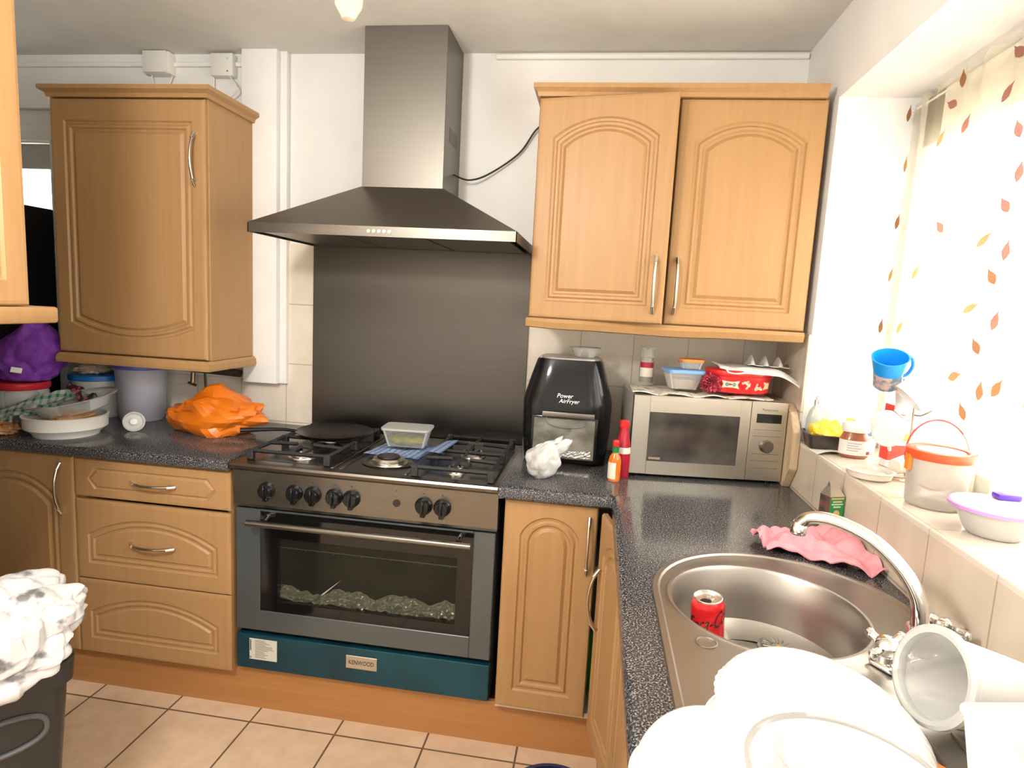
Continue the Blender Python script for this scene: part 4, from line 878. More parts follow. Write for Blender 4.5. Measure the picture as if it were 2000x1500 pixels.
link('emblem', b, M('emblem_gold', (0.80, 0.50, 0.18), 0.5), t, local=True)
b = nb()
for zz, ww in ((0.090, 0.014), (0.083, 0.017), (0.076, 0.011)): bx(b, 0.001-ww, 0.001+ww, -0.0186, -0.018, zz, zz+0.0038, 0.0001)
link('print_lines', b, M('pale_green_print', (0.62, 0.78, 0.55), 0.5), t, local=True)
# pink cloth
def pink(u, v):
    x = -0.262+0.235*u; y = -0.865+0.135*u-0.30*v*(0.35+0.65*u)+0.02*math.sin(u*6); z = ZR+0.004+0.024*abs(math.sin(u*7+v*3.5+2*nz((u*2, v*2, 0), 1, 4)))*(0.4+0.6*v*(1-v)*4)+0.030*abs(nz((u*5, v*5, 0), 1, 9))
    if u > 0.80: z += (u-0.80)*0.12*(1-v)
    return (min(x+0.015*v, -0.016), y, z)
b = sheet(pink, 50, 40, 0.004)
solo('cleaning_cloth', b, vary(M('pink_cloth', (0.75, 0.25, 0.30), 0.9), (0.74, 0.27, 0.32), (0.86, 0.38, 0.43), (14, 14, 14), bump=0.3), 'crumpled pink cleaning cloth behind the sink bowl', 'cloth', smooth=True)

# ================================================================== sink
t = thing('kitchen_sink', 'stainless steel inset sink with round bowl and drainer', 'sink', (SCX, -1.4, ZR))
def stadium(inset, z, n=28):
    r = SR-inset; P_ = [(SCX+r*math.cos(PI*k/n), SCY+r*math.sin(PI*k/n), z) for k in range(n+1)]
    yb = -2.035+inset
    return P_+[(SCX-r, SCY-(SCY-yb)*k/14, z) for k in range(1, 15)]+[(SCX+r-2*r*0, yb+(SCY-yb)*k/14, z) for k in range(0, 14)]
BCX, BCY, BR, BF = -0.318, -1.235, 0.178, 0.782
t_ = bmesh.new(); rings = [stadium(0.0, ZR+0.0005), stadium(0.002, ZR+0.004), stadium(0.012, ZR+0.0045), stadium(0.016, ZR+0.001)]
V_ = [[t_.verts.new(p) for p in l_] for l_ in rings]; n_ = len(V_[0])
for a, c in zip(V_, V_[1:]):
    for k in range(n_): t_.faces.new([a[k], a[(k+1) % n_], c[(k+1) % n_], c[k]])
# bowl rim loop with the same vertex count, radially matched
cen = Vector((BCX, BCY, 0)); last = V_[-1]
angs = [math.atan2(v.co.y-BCY, v.co.x-BCX) for v in last]
seg_n = 72
top = [t_.verts.new((BCX+(BR+0.010)*math.cos(2*PI*k/seg_n), BCY+(BR+0.010)*math.sin(2*PI*k/seg_n), ZR+0.0012)) for k in range(seg_n)]
e1 = [t_.edges.get((last[k], last[(k+1) % n_])) or t_.edges.new((last[k], last[(k+1) % n_])) for k in range(n_)]
e2 = [t_.edges.new((top[k], top[(k+1) % seg_n])) for k in range(seg_n)]
bmesh.ops.triangle_fill(t_, use_beauty=True, use_dissolve=False, edges=e1+e2)
prev = top
for rr, zz in ((BR+0.006, ZR+0.004), (BR+0.001, ZR+0.0035), (BR-0.004, ZR-0.004), (BR-0.012, ZR-0.06), (BR-0.020, BF+0.022), (BR-0.040, BF+0.004), (BR-0.07, BF), (0.05, BF-0.002)):
    cur = [t_.verts.new((BCX+rr*math.cos(2*PI*k/seg_n)+(0.0 if rr > 0.06 else 0.06), BCY+rr*math.sin(2*PI*k/seg_n)+(0 if rr > 0.06 else 0.085), zz)) for k in range(seg_n)]
    for k in range(seg_n): t_.faces.new([prev[k], prev[(k+1) % seg_n], cur[(k+1) % seg_n], cur[k]])
    prev = cur
t_.faces.new(prev)
link('basin', t_, STEELS, t, smooth=35)
b = lathe(nb(), [(0, -0.001), (0.012, -0.001), (0.016, 0.001), (0.034, 0.001), (0.038, 0.0035), (0.042, 0.002), (0.042, -0.001)], (BCX+0.063, BCY+0.088, BF+0.0005), 40, wob=lambda a, i: 1+(0.05*math.cos(a*20) if i in (2, 3) else 0))
dr_ = link('drain', b, STEELS, t, smooth=True)
b = nb()
for k in range(18):
    a = 2*PI*k/18; c_ = Vector((BCX+0.063, BCY+0.088, BF+0.003)); tube(b, [c_+Vector((math.cos(a)*0.018, math.sin(a)*0.018, 0)), c_+Vector((math.cos(a)*0.033, math.sin(a)*0.033, 0.001))], 0.0018, 6)
lathe(b, [(0, 0), (0.006, 0), (0.005, 0.005), (0, 0.006)], (BCX+0.063, BCY+0.088, BF+0.001), 16, mi=1)
link('strainer', b, [STEELS, M('rust_orange', (0.70, 0.32, 0.05), 0.5)], dr_, smooth=True)
b = lathe(nb(), [(0.0175, 0.0), (0.0185, 0.0018), (0.0165, 0.0022), (0.016, 0.0008), (0, 0.0008), (0, 0), (0.0175, 0)], (-0.455, -1.398, ZR+0.0012), 32); link('tap_hole_cap', b, STEELS, t, smooth=True)
b = lathe(nb(), [(0, 0), (0.040, 0), (0.042, 0.002), (0.036, 0.006), (0, 0.007)], (-0.135, -1.505, ZR+0.0012), 36); link('waste_control', b, STEELS, t, smooth=True)
b = nb()
for k in range(9):
    xx = -0.47+0.045*k; tube(b, [(xx, -1.56, ZR+0.002), (xx, -2.0, ZR+0.002)], 0.0035, 8)
link('drainer_ribs', b, STEELS, t, smooth=True)
# can
t = thing('drinks_can', 'red soft drink can with black script standing in the sink bowl', 'can', (-0.408, -1.186, BF+0.003), (math.radians(3), math.radians(-4), 0))
lathe_obj('body', [(0, 0.003), (0.024, 0.0), (0.031, 0.008), (0.033, 0.014), (0.033, 0.098), (0.031, 0.106), (0.0275, 0.112)], M('can_red', (0.72, 0.015, 0.02), 0.22, 0.3), t, 40)
lathe_obj('lid', [(0.0275, 0.112), (0.0285, 0.115), (0.027, 0.116), (0.0255, 0.111), (0, 0.111)], M('can_aluminium', (0.75, 0.73, 0.70), 0.25, 0.9), t, 40)
b = nb(); lathe(b, [(0, 0.1112), (0.0085, 0.1112), (0.0085, 0.1118), (0, 0.1118)], (-0.006, -0.010, 0), 20, sx=1.3); link('opening', b, BLACK, t, local=True)
b = nb(); lathe(b, [(0.004, 0.1118), (0.008, 0.1118), (0.008, 0.1128), (0.004, 0.1128), (0.004, 0.1118)], (0.003, 0.004, 0), 20, sx=1.2); link('pull_tab', b, MATS['can_aluminium'], t, smooth=True, local=True)
def can_text(s, size, z, wid, a_c, sh=0.5):
    bt = text_bm(s, size, Matrix.Identity(4), 0.0, sh, wid)
    bmesh.ops.subdivide_edges(bt, edges=[e for e in bt.edges if e.calc_length() > 0.006], cuts=2)
    for v in bt.verts:
        a = a_c+v.co.x/0.033; zz = z+v.co.y+v.co.x*0.32; v.co = Vector((0.03335*math.cos(a), 0.03335*math.sin(a), zz))
    return bt
link('lettering', can_text('Coca-Cola', 0.046, 0.074, 0.105, math.radians(-96)), INK, t, local=True)
# mixer tap
t = thing('mixer_tap', 'chrome swan-neck mixer tap with two capstan handles beside the sink', 'tap', (-0.115, -1.372, ZR+0.001))
b = nb(); bx(b, -0.205, -0.025, -1.395, -1.349, ZR+0.0015, ZR+0.018, 0.008, 0, 3); b.transform(Matrix.Translation((-0.115, -1.372, 0)) @ euler(0, 0, 32) @ Matrix.Translation((0.115, 1.372, 0)))
lathe(b, [(0, 0.0), (0.024, 0.0), (0.022, 0.02), (0.019, 0.045), (0, 0.047)], (-0.115, -1.372, ZR+0.016), 30); link('body', b, CHROME, t, smooth=True)
b = nb(); pts = smoothpts([(-0.115, -1.372, 0.955), (-0.116, -1.371, 0.985), (-0.122, -1.367, 1.022), (-0.145, -1.352, 1.062), (-0.185, -1.327, 1.098), (-0.232, -1.297, 1.114), (-0.268, -1.274, 1.110), (-0.284, -1.264, 1.092)], 8)
tube(b, pts, [0.0145-0.003*min(1, k/len(pts)*1.6) for k in range(len(pts))], 18); lathe(b, [(0, 0), (0.013, 0), (0.0145, 0.004), (0.0145, 0.018), (0.010, 0.024), (0, 0.024)], (-0.284, -1.264, 1.074), 24); link('spout', b, CHROME, t, smooth=True)
def tap_handle(c, mat):
    b = nb(); lathe(b, [(0, 0), (0.014, 0), (0.012, 0.016), (0.017, 0.024), (0.017, 0.040), (0.010, 0.046), (0, 0.047)], (0, 0, 0), 24)
    for k in range(4):
        a = PI/2*k+0.5; cyl(b, (0, 0, 0.032), (0.030*math.cos(a), 0.030*math.sin(a), 0.034), 0.0055, 12, 0, 0.0075); lathe(b, [(0, -0.008), (0.006, -0.006), (0.008, 0), (0.006, 0.006), (0, 0.008)], (0.030*math.cos(a), 0.030*math.sin(a), 0.034), 12)
    b.transform(Matrix.Translation(c) @ mat); return link('tap_handle', b, CHROME, t, smooth=True)
tap_handle((-0.178, -1.412, ZR+0.016), euler(18, -12)); tap_handle((-0.056, -1.335, ZR+0.016), euler(-5, 14))
# ================================================================== washing-up on the drainer
def dome_prof(r, h, th=0.003, lip=0.004):
    o = [(0, 0)]+[(r*math.sin(PI/2*k/12), h*(1-math.cos(PI/2*k/12))) for k in range(1, 12)]+[(r, h*0.97), (r+lip, h)]
    return shellprof(o, th)
def bowl_prof(r, h, foot=0.4, th=0.003, lip=0.004):
    o = [(0, 0), (r*foot, 0), (r*(foot+0.04), h*0.05), (r*0.72, h*0.28), (r*0.90, h*0.58), (r*0.98, h*0.88), (r, h*0.97), (r+lip, h)]
    return shellprof(o, th)
ZD = ZR+0.006
def tilted(name, label, cat, loc, rx, ry, prof, mat, part='bowl', seg=56, wob=None, group=None, low=None):
    """place a tilted vessel so that its lowest point rests at loc z"""
    E_ = Euler((math.radians(rx), math.radians(ry), 0)); Mx = E_.to_matrix()
    lo = min((Mx @ Vector((r*math.cos(a), r*math.sin(a), z))).z for r, z in prof for a in [k*PI/12 for k in range(24)])
    t = thing(name, label, cat, (loc[0], loc[1], loc[2]-lo), E_, group); lathe_obj(part, prof, mat, t, seg, wob=wob); return t
t = tilted('mixing_bowl', 'upturned plain white bowl nearest the worktop edge at bottom of the photo', 'bowl', (-0.503, -1.752, ZD), 180, 6, dome_prof(0.088, 0.088), WCER)
rib = lambda a, i: 1+0.012*abs(math.sin(a*22))*(1 if 4 <= i <= 23 else 0)
t = tilted('serving_bowl', 'large white ribbed bowl upturned in the middle of the drainer', 'bowl', (-0.345, -1.632, ZD+0.010), 180, 9, dome_prof(0.128, 0.070), WCER, seg=176, wob=rib)
t = tilted('serving_bowl', 'white bowl edge showing under the large ribbed bowl', 'bowl', (-0.385, -1.625, ZD), 180, 0, bowl_prof(0.108, 0.046, 0.5), WCER)
t = tilted('glass_bowl', 'clear glass bowl standing at the very bottom of the photo', 'bowl', (-0.415, -1.858, ZD), 0, 0, bowl_prof(0.088, 0.130, 0.45, 0.004), thin('cut_glass', (0.80, 0.82, 0.78), 0.20, 0.05), seg=60, wob=lambda a, i: 1+0.018*math.cos(a*12)*(1 if 3 <= i <= 5 else 0))
lathe_obj('rim', [(0.089, 0.127), (0.093, 0.128), (0.093, 0.132), (0.089, 0.133), (0.087, 0.130), (0.089, 0.127)], MATS['glass_rim'], t, 60)
# white tub lying on its side, mouth to the camera, clear lid ring
d_ = Vector((-0.90, -0.20, 0.26)).normalized(); q = Vector((0, 0, 1)).rotation_difference(d_)
t = thing('ice_cream_tub', 'round white plastic tub lying on its side with its mouth facing the camera', 'tub', (-0.092, -1.552, 0.972), q.to_euler())
lathe_obj('tub', shellprof([(0, -0.030), (0.046, -0.030), (0.050, -0.025), (0.058, 0.105), (0.062, 0.112)], 0.003), thin('milky_tub', (0.88, 0.87, 0.84), 0.5, 0.3), t, 56)
lathe_obj('rim', [(0.054, 0.108), (0.064, 0.108), (0.066, 0.112), (0.066, 0.118), (0.061, 0.121), (0.055, 0.119), (0.054, 0.112), (0.054, 0.108)], thin('rim_clear', (0.78, 0.78, 0.74), 0.55, 0.2), t, 56)
t = thing('food_tub', 'square frosted plastic tub in the bottom right corner of the photo', 'tub', (-0.165, -1.760, ZD), (0, 0, math.radians(12)))
link('tub', rtub(0.105, 0.105, 0.138, 0.138, 0.128), FROSTW, t, smooth=True, local=True)
lathe_obj('inner_ring', [(0.040, 0.002), (0.044, 0.003), (0.040, 0.006), (0.036, 0.003), (0.040, 0.002)], WPLAS, t, 40)
t = tilted('tub_lid', 'orange plastic lid edge poking out beside the square frosted tub', 'lid', (-0.248, -1.700, ZD), 8, 4, [(0, 0), (0.045, 0), (0.047, 0.002), (0.047, 0.008), (0.042, 0.009), (0, 0.004)], MATS['orange_lid'], 'lid')
bl_ = blob((0.045, 0.035, 0.014), 61, 0.3, 2, 0.3, 4, 4); bl_.transform(Matrix.Translation((-0.262, -1.795, ZD+0.0005))); solo('dishcloth', bl_, WPLAS, 'small crumpled white cloth beside the square frosted tub', 'cloth', smooth=True)

# ================================================================== window sill
SX = 0
t = thing('baking_tin', 'dark metal baking tin at the far end of the window sill', 'tin', (0.050, -0.432, ZS+0.001), (0, 0, math.radians(-5)))
link('tin', rtub(0.108, 0.085, 0.125, 0.105, 0.045), M('tin_dark', (0.10, 0.085, 0.07), 0.3, 0.7), t, smooth=True, local=True)
b = blob((0.054, 0.038, 0.048), 71, 0.25, 2, 0.28, 1.6, 4, 0.75, None, 0.2); q = blob((0.014, 0.010, 0.032), 72, 0.2, 2, 0.3, 3, 4); q.transform(Matrix.Translation((0.045, 0.0, 0.045)) @ euler(0, 25)); merge(b, q)
b.transform(Matrix.Translation((0.050, -0.432, ZS+0.004))); solo('yellow_bag', b, vary(M('yellow_plastic', (0.85, 0.62, 0.03), 0.4), (0.80, 0.50, 0.02), (0.90, 0.72, 0.06), (12, 12, 12)), 'crumpled yellow plastic bag inside the dark baking tin', 'bag', smooth=30)
t = thing('soap_dispenser', 'rounded clear soap dispenser with metal pump at the window corner', 'dispenser', (0.030, -0.378, ZS+0.001))
lathe_obj('bottle', [(0, 0), (0.022, 0), (0.027, 0.01), (0.027, 0.075), (0.020, 0.105), (0.011, 0.118), (0, 0.118)], thin('dispenser_body', (0.62, 0.66, 0.60), 0.6, 0.15), t, 32, sy=0.8)
b = lathe(nb(), [(0, 0.118), (0.010, 0.118), (0.010, 0.140), (0.005, 0.142), (0.005, 0.160), (0, 0.160)], seg=20); tube(b, [(0, 0, 0.157), (-0.012, -0.022, 0.157)], 0.004, 8); link('pump', b, CHROME, t, smooth=True, local=True)
t = thing('storage_tub', 'low white tub with blue print behind the chocolate spread jar', 'tub', (0.152, -0.450, ZS+0.001), (0, 0, math.radians(-4)))
link('tub', rtub(0.05, 0.06, 0.058, 0.07, 0.085), WPLAS, t, smooth=True, local=True); link('lid', rlid(0.062, 0.078, 0.0855, 0.008), WPLAS, t, local=True)
link('print', bx(nb(), -0.024, 0.012, -0.0365, -0.034, 0.055, 0.070), M('blue_print', (0.12, 0.30, 0.45), 0.5), t, local=True)
b = sheet(lambda u, v: (-0.012+0.085*u, -0.490-0.065*v+0.02*u, ZS+0.0025+0.010*math.sin(u*3)*v-(0.020*max(0, 0.25-u)/0.25)*0), 12, 12, 0.001)
b.transform(Matrix.Translation((-0.004, 0, 0))); solo('leaflet', b, M('white_paper', (0.72, 0.69, 0.64), 0.6), 'white paper leaflet under the baking tin corner', 'leaflet', smooth=True)
# spread jar
t = thing('spread_jar', 'chocolate spread jar with white lid and white label on the sill', 'jar', (0.088, -0.540, ZS+0.001))
lathe_obj('jar', [(0, 0), (0.034, 0), (0.039, 0.004), (0.042, 0.016), (0.041, 0.052), (0.035, 0.064), (0.031, 0.074), (0, 0.074)], vary(M('chocolate_spread', (0.30, 0.10, 0.05), 0.2), (0.30, 0.09, 0.04), (0.40, 0.15, 0.08), (12, 12, 12)), t, 40, sy=0.8)
lathe_obj('lid', [(0, 0.075), (0.036, 0.075), (0.037, 0.078), (0.037, 0.096), (0.034, 0.100), (0, 0.100)], WPLAS, t, 40, sy=0.85)
b = wrap(nb(), 0.0428, math.radians(185), math.radians(165), 0.010, 0.052, 20)
for v in b.verts: v.co.y *= 0.8
link('label', b, M('jar_label', (0.72, 0.69, 0.66), 0.5), t, smooth=True, local=True)
b = nb()
for k, zz in enumerate((0.043, 0.036, 0.029, 0.022)): wrap(b, 0.0432, math.radians(228), math.radians(52-(k % 2)*12), zz, zz+0.0022, 8)
wrap(b, 0.0433, math.radians(303), math.radians(24), 0.013, 0.022, 8, 1)
for v in b.verts: v.co.y *= 0.8
link('label_print', b, [M('faint_print', (0.35, 0.33, 0.31), 0.6), M('nut_print', (0.28, 0.04, 0.03), 0.5)], t, smooth=True, local=True)
# mug tree
t = thing('mug_tree', 'wire mug tree standing on the sill beneath the hanging mugs', 'mug tree', (0.130, -0.760, ZS+0.001))
b = nb(); pp = [(0.048*math.cos(2*PI*k/32), 0.048*math.sin(2*PI*k/32), 0.003) for k in range(33)]; tube(b, pp, 0.0028, 8, 0, False); tube(b, [(-0.048, 0, 0.003), (0.048, 0, 0.003)], 0.0028, 8); tube(b, [(0, 0, 0.003), (0, 0, 0.275)], 0.0035, 10)
for a, z in ((200, 0.235), (20, 0.235), (250, 0.115), (140, 0.15), (300, 0.165)):
    c, s = math.cos(math.radians(a)), math.sin(math.radians(a)); tube(b, smoothpts([(0, 0, z), (0.02*c, 0.02*s, z+0.002), (0.045*c, 0.045*s, z+0.020)], 5), 0.0025, 8)
link('frame', b, SATIN, t, smooth=True, local=True)
def mug(name, label, c, up, r, h, mat, handdir=0, inner=None, band=None, taper=0.85):
    up = Vector(up).normalized(); q = Vector((0, 0, 1)).rotation_difference(up)
    t = thing(name, label, 'mug', c, (q.to_matrix().to_4x4() @ euler(0, 0, handdir)).to_euler(), 'mugs on the mug tree')
    lathe_obj('cup', shellprof([(0, 0), (r*taper*0.9, 0), (r*taper, 0.004), (r*(taper+0.05), h*0.4), (r, h)], 0.003), mat, t, 44)
    b = nb(); tube(b, smoothpts([(r*0.93, 0, h*0.85), (r*1.35, 0, h*0.80), (r*1.55, 0, h*0.5), (r*1.3, 0, h*0.24), (r*0.88, 0, h*0.2)], 6), 0.0045, 10); link('handle', b, mat, t, smooth=True, local=True)
    if band is not None:
        o_ = lathe_obj('printed_band', [(r*(taper)+0.0006, h*0.04), (r*(taper+0.05)+0.0008, h*0.4), (r*(taper+0.12)+0.0012, h*0.72), (r*(taper+0.12)+0.0004, h*0.72), (r*(taper+0.05), h*0.4), (r*taper, h*0.04), (r*(taper)+0.0006, h*0.04)], band, t, 44)
    return t
BLUEM = M('blue_melamine', (0.01, 0.30, 0.80), 0.3)
PRINT = vary(M('cartoonless_print', (0.3, 0.4, 0.4), 0.5), (0.10, 0.22, 0.30), (0.60, 0.42, 0.40), (60, 60, 60), 3, (0.4, 0.6)); PRINT.name = 'multicolour_print'
mug('mug', 'blue plastic mug with colourful printed side hanging highest on the mug tree', (0.064, -0.742, 1.308), (-0.18, -0.45, 0.85), 0.042, 0.088, BLUEM, 15, band=PRINT, taper=0.70)
SPK = vary(M('white_floral', (0.8, 0.8, 0.78), 0.25), (0.45, 0.18, 0.25), (0.84, 0.83, 0.80), (38, 38, 38), 1, (0.25, 0.31))
mug('mug', 'white mug with small floral print, hanging tilted next to the blue mug', (0.150, -0.803, 1.343), (-0.62, 0.05, -0.62), 0.041, 0.082, SPK, 100)
mug('mug', 'plain white mug hanging with its round base turned to the camera', (0.088, -0.735, 1.182), (0.30, 0.92, 0.25), 0.038, 0.075, WCER, 60, taper=0.97)
mug('mug', 'small cream cup hung lowest on the mug tree near the sill', (0.098, -0.765, 1.105), (0.75, 0.45, 0.1), 0.023, 0.045, M('cream_ceramic', (0.72, 0.68, 0.58), 0.25), 90)
mug('mug', 'plain white mug on the window side of the mug tree', (0.150, -0.690, 1.235), (0.1, 0.3, 0.94), 0.036, 0.08, WCER, 60)
b = nb(); bx(b, -0.03, 0.03, -0.018, 0.018, 0, 0.175, 0.001, 0); bx(b, -0.0305, 0.0305, -0.0185, 0.0185, 0.075, 0.095, 0, 1); bx(b, -0.0305, 0.0305, -0.0185, 0.0185, 0.02, 0.062, 0, 2); bx(b, -0.0305, 0.005, -0.0185, 0.0185, 0.145, 0.172, 0, 2); bx(b, 0.005, 0.0305, -0.0185, 0.0185, 0.145, 0.172, 0, 1)
b.transform(Matrix.Translation((0.160, -0.625, ZS+0.001)) @ euler(0, 0, 8)); solo('food_box', b, [WPLAS, M('print_yellow', (0.85, 0.60, 0.05), 0.5), M('print_red', (0.80, 0.06, 0.04), 0.5)], 'white box with red and yellow bands behind the mug tree', 'box')
t = thing('plastic_plate', 'clear round plate with red rim leaning upright behind the orange-lidded tub', 'plate', (0.140, -0.862, ZS+0.088), (math.radians(82), 0, math.radians(14)))
lathe_obj('plate', [(0, 0), (0.074, 0), (0.082, 0.004), (0.082, 0.006), (0.074, 0.002), (0, 0.002)], thin('peach_plastic', (0.80, 0.66, 0.50), 0.4, 0.2), t, 48)
lathe_obj('rim', [(0.081, 0.004), (0.084, 0.004), (0.085, 0.006), (0.082, 0.008), (0.081, 0.004)], M('rim_red', (0.55, 0.03, 0.06), 0.4), t, 48)
# white soap dish
t = thing('soap_dish', 'round cream dish on the sill edge in front of the spread jar', 'dish', (0.034, -0.782, ZS+0.001), (0, 0, 0))
lathe_obj('dish', shellprof([(0, 0), (0.044, 0), (0.050, 0.004), (0.054, 0.018), (0.058, 0.020)], 0.003), M('cream_plastic', (0.72, 0.67, 0.58), 0.3), t, 44)
lathe_obj('inner_tray', [(0, 0.008), (0.036, 0.008), (0.040, 0.012), (0.036, 0.014), (0, 0.010)], MATS['cream_plastic'], t, 40)
# big orange-lidded tub
t = thing('storage_tub', 'clear frosted tub with a bright orange-red lid at the sill front', 'tub', (0.082, -0.990, ZS+0.001))
lathe_obj('tub', shellprof([(0, 0), (0.052, 0), (0.056, 0.005), (0.060, 0.118)], 0.002), thin('tub_frost', (0.76, 0.71, 0.63), 0.30, 0.3), t, 48)
lathe_obj('lid', [(0, 0.120), (0.050, 0.120), (0.052, 0.124), (0.058, 0.126), (0.0655, 0.1235), (0.0665, 0.113), (0.063, 0.105), (0.061, 0.107), (0.062, 0.118), (0, 0.118)], M('orange_red_lid', (0.90, 0.10, 0.03), 0.3), t, 48)
lathe_obj('lid_centre', [(0, 0.1205), (0.045, 0.1205), (0.045, 0.123), (0, 0.123)], WPLAS, t, 40)
link('lid_strap', bx(nb(), -0.066, -0.058, -0.010, 0.010, 0.075, 0.112, 0.002), MATS['orange_lid'], t, local=True)
t = thing('glass_jar', 'stubby glass jar with dark contents behind the orange-lidded tub', 'jar', (0.168, -1.075, ZS+0.001))
lathe_obj('jar', shellprof([(0, 0), (0.026, 0), (0.028, 0.004), (0.028, 0.050), (0.024, 0.058)], 0.002), GLASS, t, 32)
lathe_obj('contents', [(0, 0.003), (0.025, 0.003), (0.025, 0.034), (0, 0.038)], vary(M('dark_spice', (0.12, 0.09, 0.06), 0.7), (0.05, 0.035, 0.03), (0.22, 0.17, 0.12), (90, 90, 90)), t, 24)
lathe_obj('lid', [(0, 0.058), (0.026, 0.058), (0.026, 0.070), (0, 0.071)], CLEAR, t, 28)
t = thing('food_bowl', 'pale bowl with lilac rim and purple clip at the right edge of the photo', 'bowl', (0.100, -1.165, ZS+0.001))
lathe_obj('bowl', shellprof([(0, 0), (0.040, 0), (0.046, 0.004), (0.068, 0.050)], 0.002), FROSTW, t, 44)
lathe_obj('lid', [(0, 0.053), (0.066, 0.051), (0.074, 0.052), (0.076, 0.056), (0.074, 0.060), (0, 0.059)], [WPLAS], t, 44)
lathe_obj('rim', [(0.0745, 0.050), (0.078, 0.051), (0.078, 0.057), (0.0755, 0.058), (0.0745, 0.050)], M('lilac', (0.62, 0.30, 0.68), 0.35), t, 44)
link('clip', bx(nb(), 0.020, 0.062, 0.030, 0.055, 0.060, 0.072, 0.003, 0, 2), M('purple_clip', (0.10, 0.03, 0.42), 0.35), t, smooth=True, local=True)
# curtain
def cur(u, v):
    y = -0.372-1.54*u; z = 1.080+1.03*v
    ruffle = max(0, (v-0.90)/0.10)
    x = 0.200+0.010*math.sin(u*95)*(0.5+0.7*ruffle)+0.006*math.sin(u*41+1)+0.004*nz((u*20, v*5, 0), 1, 2)
    if v > 0.93: z += 0.006*math.sin(u*150)
    return (x, y, z)
tb = bmesh.new(); NU, NV = 330, 26; g = [[tb.verts.new(cur(i/NU, j/NV)) for j in range(NV+1)] for i in range(NU+1)]
for i in range(NU):
    for j in range(NV): tb.faces.new([g[i][j], g[i+1][j], g[i+1][j+1], g[i][j+1]])
def fabric(name, col, tr, mixf=0.35):
    m = bpy.data.materials.new(name); m.use_nodes = True; n, l = m.node_tree.nodes, m.node_tree.links; n.remove(n['Principled BSDF'])
    d = n.new('ShaderNodeBsdfDiffuse'); d.inputs['Color'].default_value = (*col, 1); tl = n.new('ShaderNodeBsdfTranslucent'); tl.inputs['Color'].default_value = (*col, 1)
    tp = n.new('ShaderNodeBsdfTransparent'); a = n.new('ShaderNodeMixShader'); a.inputs['Fac'].default_value = 0.6; c = n.new('ShaderNodeMixShader'); c.inputs['Fac'].default_value = tr
    l.new(d.outputs[0], a.inputs[1]); l.new(tl.outputs[0], a.inputs[2]); l.new(a.outputs[0], c.inputs[1]); l.new(tp.outputs[0], c.inputs[2]); l.new(c.outputs[0], n['Material Output'].inputs['Surface']); return m
t = thing('net_curtain', 'sheer cream net curtain printed with autumn leaves over the window', 'curtain', (0.2, -1.14, 1.08))
link('fabric', tb, fabric('sheer_net', (0.80, 0.72, 0.54), 0.62), t, smooth='all')
lm = [fabric('leaf_brown', (0.50, 0.27, 0.13), 0.12), fabric('leaf_rose', (0.52, 0.28, 0.22), 0.12), fabric('leaf_gold', (0.62, 0.44, 0.20), 0.14)]
LV = [(-0.387, 2.08, 80, 0), (-0.656, 2.083, 95, 0), (-0.621, 2.034, 150, 1), (-0.868, 2.065, 130, 1), (-0.848, 1.987, 50, 1), (-0.586, 1.958, 55, 2), (-0.697, 1.962, 60, 1), (-0.406, 1.932, 85, 2), (-0.402, 1.768, 75, 0), (-0.644, 1.722, 130, 1), (-0.9, 1.735, 125, 1), (-0.841, 1.667, 35, 2), (-0.927, 1.635, 80, 1), (-0.403, 1.612, 70, 2), (-0.549, 1.611, 55, 2), (-0.891, 1.581, 125, 0), (-0.828, 1.512, 25, 2), (-0.926, 1.483, 75, 1), (-0.382, 1.457, 80, 0), (-0.501, 1.457, 55, 2), (-0.872, 1.424, 125, 0), (-0.906, 1.893, 110, 1), (-0.931, 1.799, 80, 1), (-0.803, 1.348, 22, 0), (-0.91, 1.325, 88, 0), (-0.966, 1.338, 60, 0), (-0.857, 1.269, 120, 0), (-0.404, 1.288, 88, 2)]
random.seed(11)
for k in range(26): LV.append((-1.02-0.86*random.random(), 1.15+0.92*random.random(), random.choice([25, 55, 75, 100, 125]), k % 3))
b = nb()
for y, z, a, c in LV:
    L_ = 0.042; w_ = 0.0115 if c != 2 else 0.0085; ca, sa = math.cos(math.radians(a)), math.sin(math.radians(a)); ring = []
    prof_ = [(-0.5, 0), (-0.3, 0.65), (-0.05, 1.0), (0.2, 0.75), (0.40, 0.25), (0.58, 0.0), (0.36, -0.22), (0.15, -0.7), (-0.1, -1.0), (-0.35, -0.6)]
    q_ = [(s*L_*ca-w*w_*sa, s*L_*sa+w*w_*ca) for s, w in prof_]
    if c == 2 and a < 40: q_ = [(p[0]*1.2, p[1]*1.1) for p in q_]
    f = [b.verts.new((0.1855, y-p[0]*1.25, z+p[1])) for p in q_]; fc = b.faces.new(f); fc.material_index = c
    b2_ = [b.verts.new((0.1865, y-p[0]*1.25, z+p[1])) for p in q_]; fc = b.faces.new(b2_[::-1]); fc.material_index = c
    for k in range(10): b.faces.new([f[k], b2_[k], b2_[(k+1) % 10], f[(k+1) % 10]]).material_index = c
meta(link('leaf_print', b, lm, t), 'brown, rose and gold leaves', kind='stuff')
b = nb(); cyl(b, (0.212, -0.352, 2.098), (0.212, -1.947, 2.098), 0.003, 8); link('curtain_wire', b, WPLAS, t)

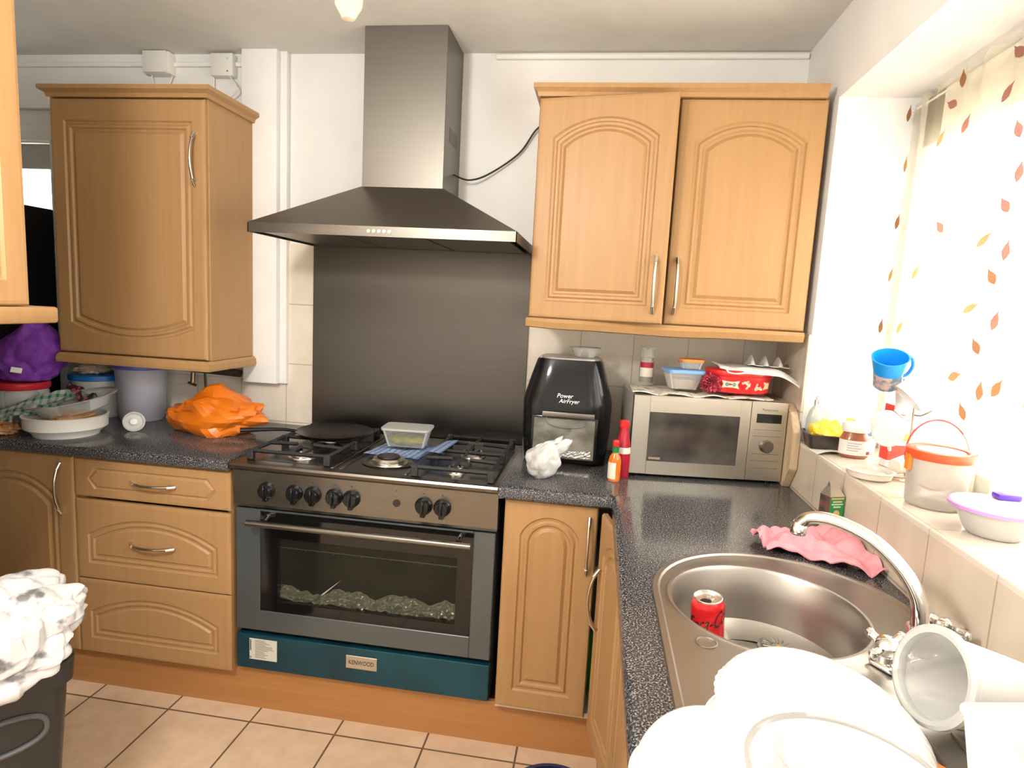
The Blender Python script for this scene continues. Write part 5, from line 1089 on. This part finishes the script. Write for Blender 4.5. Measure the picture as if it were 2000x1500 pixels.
# ================================================================== bin and foreground
e1 = Vector((-0.58, -0.81, 0)).normalized(); ang = math.atan2(e1.y, e1.x)
t = thing('waste_bin', 'black plastic kitchen bin with moulded handle in the lower left corner', 'bin', (-1.812, -1.240, 0), (0, 0, ang))
def binring(z, ins):
    L0, D0 = 0.42, 0.27; r = 0.035; out = []
    x0, x1, y0, y1 = ins, L0-ins, -D0+ins, -ins
    for cx, cy, a0 in ((x1-r, y1-r, 0), (x0+r, y1-r, 90), (x0+r, y0+r, 180), (x1-r, y0+r, 270)):
        for k in range(7):
            a = math.radians(a0+15*k); out.append((cx+r*math.cos(a), cy+r*math.sin(a), z))
    return out
BINB = M('bin_black', (0.018, 0.019, 0.019), 0.3)
link('body', loft([binring(0, 0.05), binring(0.54, 0.014), binring(0.545, 0.004), binring(0.598, 0.0), binring(0.60, 0.004), binring(0.60, 0.014), binring(0.10, 0.055)]), BINB, t, smooth=40, local=True)
b = nb(); pts = []
for k in range(41):
    a = 2*PI*k/40; px_ = 0.105*math.copysign(min(1, abs(math.cos(a))**0.7), math.cos(a)); pz_ = 0.042*math.copysign(abs(math.sin(a))**0.8, math.sin(a))
    zz = 0.455+pz_; pts.append((0.165+px_, -0.014-0.0+(0.54-zz)*(-0.0666)+0.002, zz))
tube(b, pts, 0.006, 8, 0, False)
b.transform(Matrix.Identity(4)); link('handle', b, M('bin_grey', (0.07, 0.07, 0.07), 0.35), t, smooth=True, local=True)
def linerfn(q):
    return q
b = blob((0.235, 0.165, 0.115), 81, 0.12, 1.6, 0.25, 1.6, 6, 0.8); 
for v in b.verts:
    if v.co.y > 0.02: v.co.z -= 0.35*(v.co.y-0.02)*(1 if v.co.z < 0.12 else 0.2)
b.transform(Matrix.Translation((-1.812, -1.240, 0.585)) @ Matrix.Rotation(ang, 4, 'Z') @ Matrix.Translation((0.195, -0.115, 0)))
LIN = vary(M('bin_liner', (0.72, 0.70, 0.68), 0.45), (0.16, 0.15, 0.155), (0.60, 0.58, 0.56), (16, 16, 22), 6, (0.33, 0.43))
solo('carrier_bag', b, LIN, 'white carrier bag with faint grey print bulging from the black bin', 'bag', smooth=30)
b = blob((0.08, 0.06, 0.05), 83, 0.2, 2, 0.3, 3, 4); b.transform(Matrix.Translation((-2.12, -1.345, 0.745))); solo('dark_rubbish', b, M('dark_purple_plastic', (0.05, 0.015, 0.03), 0.25), 'dark purple plastic rubbish on top of the white bag in the bin', 'rubbish', smooth=30)
t = thing('bucket', 'dark navy round bucket on the floor at the bottom edge of the photo', 'bucket', (-0.700, -1.215, 0))
lathe_obj('bucket', shellprof([(0, 0), (0.075, 0), (0.080, 0.005), (0.098, 0.412), (0.104, 0.415)], 0.003), M('navy_plastic', (0.012, 0.02, 0.06), 0.35), t, 44)
b = nb(); tube(b, smoothpts([(-0.104, 0, 0.40), (-0.10, -0.06, 0.36), (0, -0.118, 0.34), (0.10, -0.06, 0.36), (0.104, 0, 0.40)], 8), 0.003, 8); link('handle', b, SATIN, t, smooth=True, local=True)
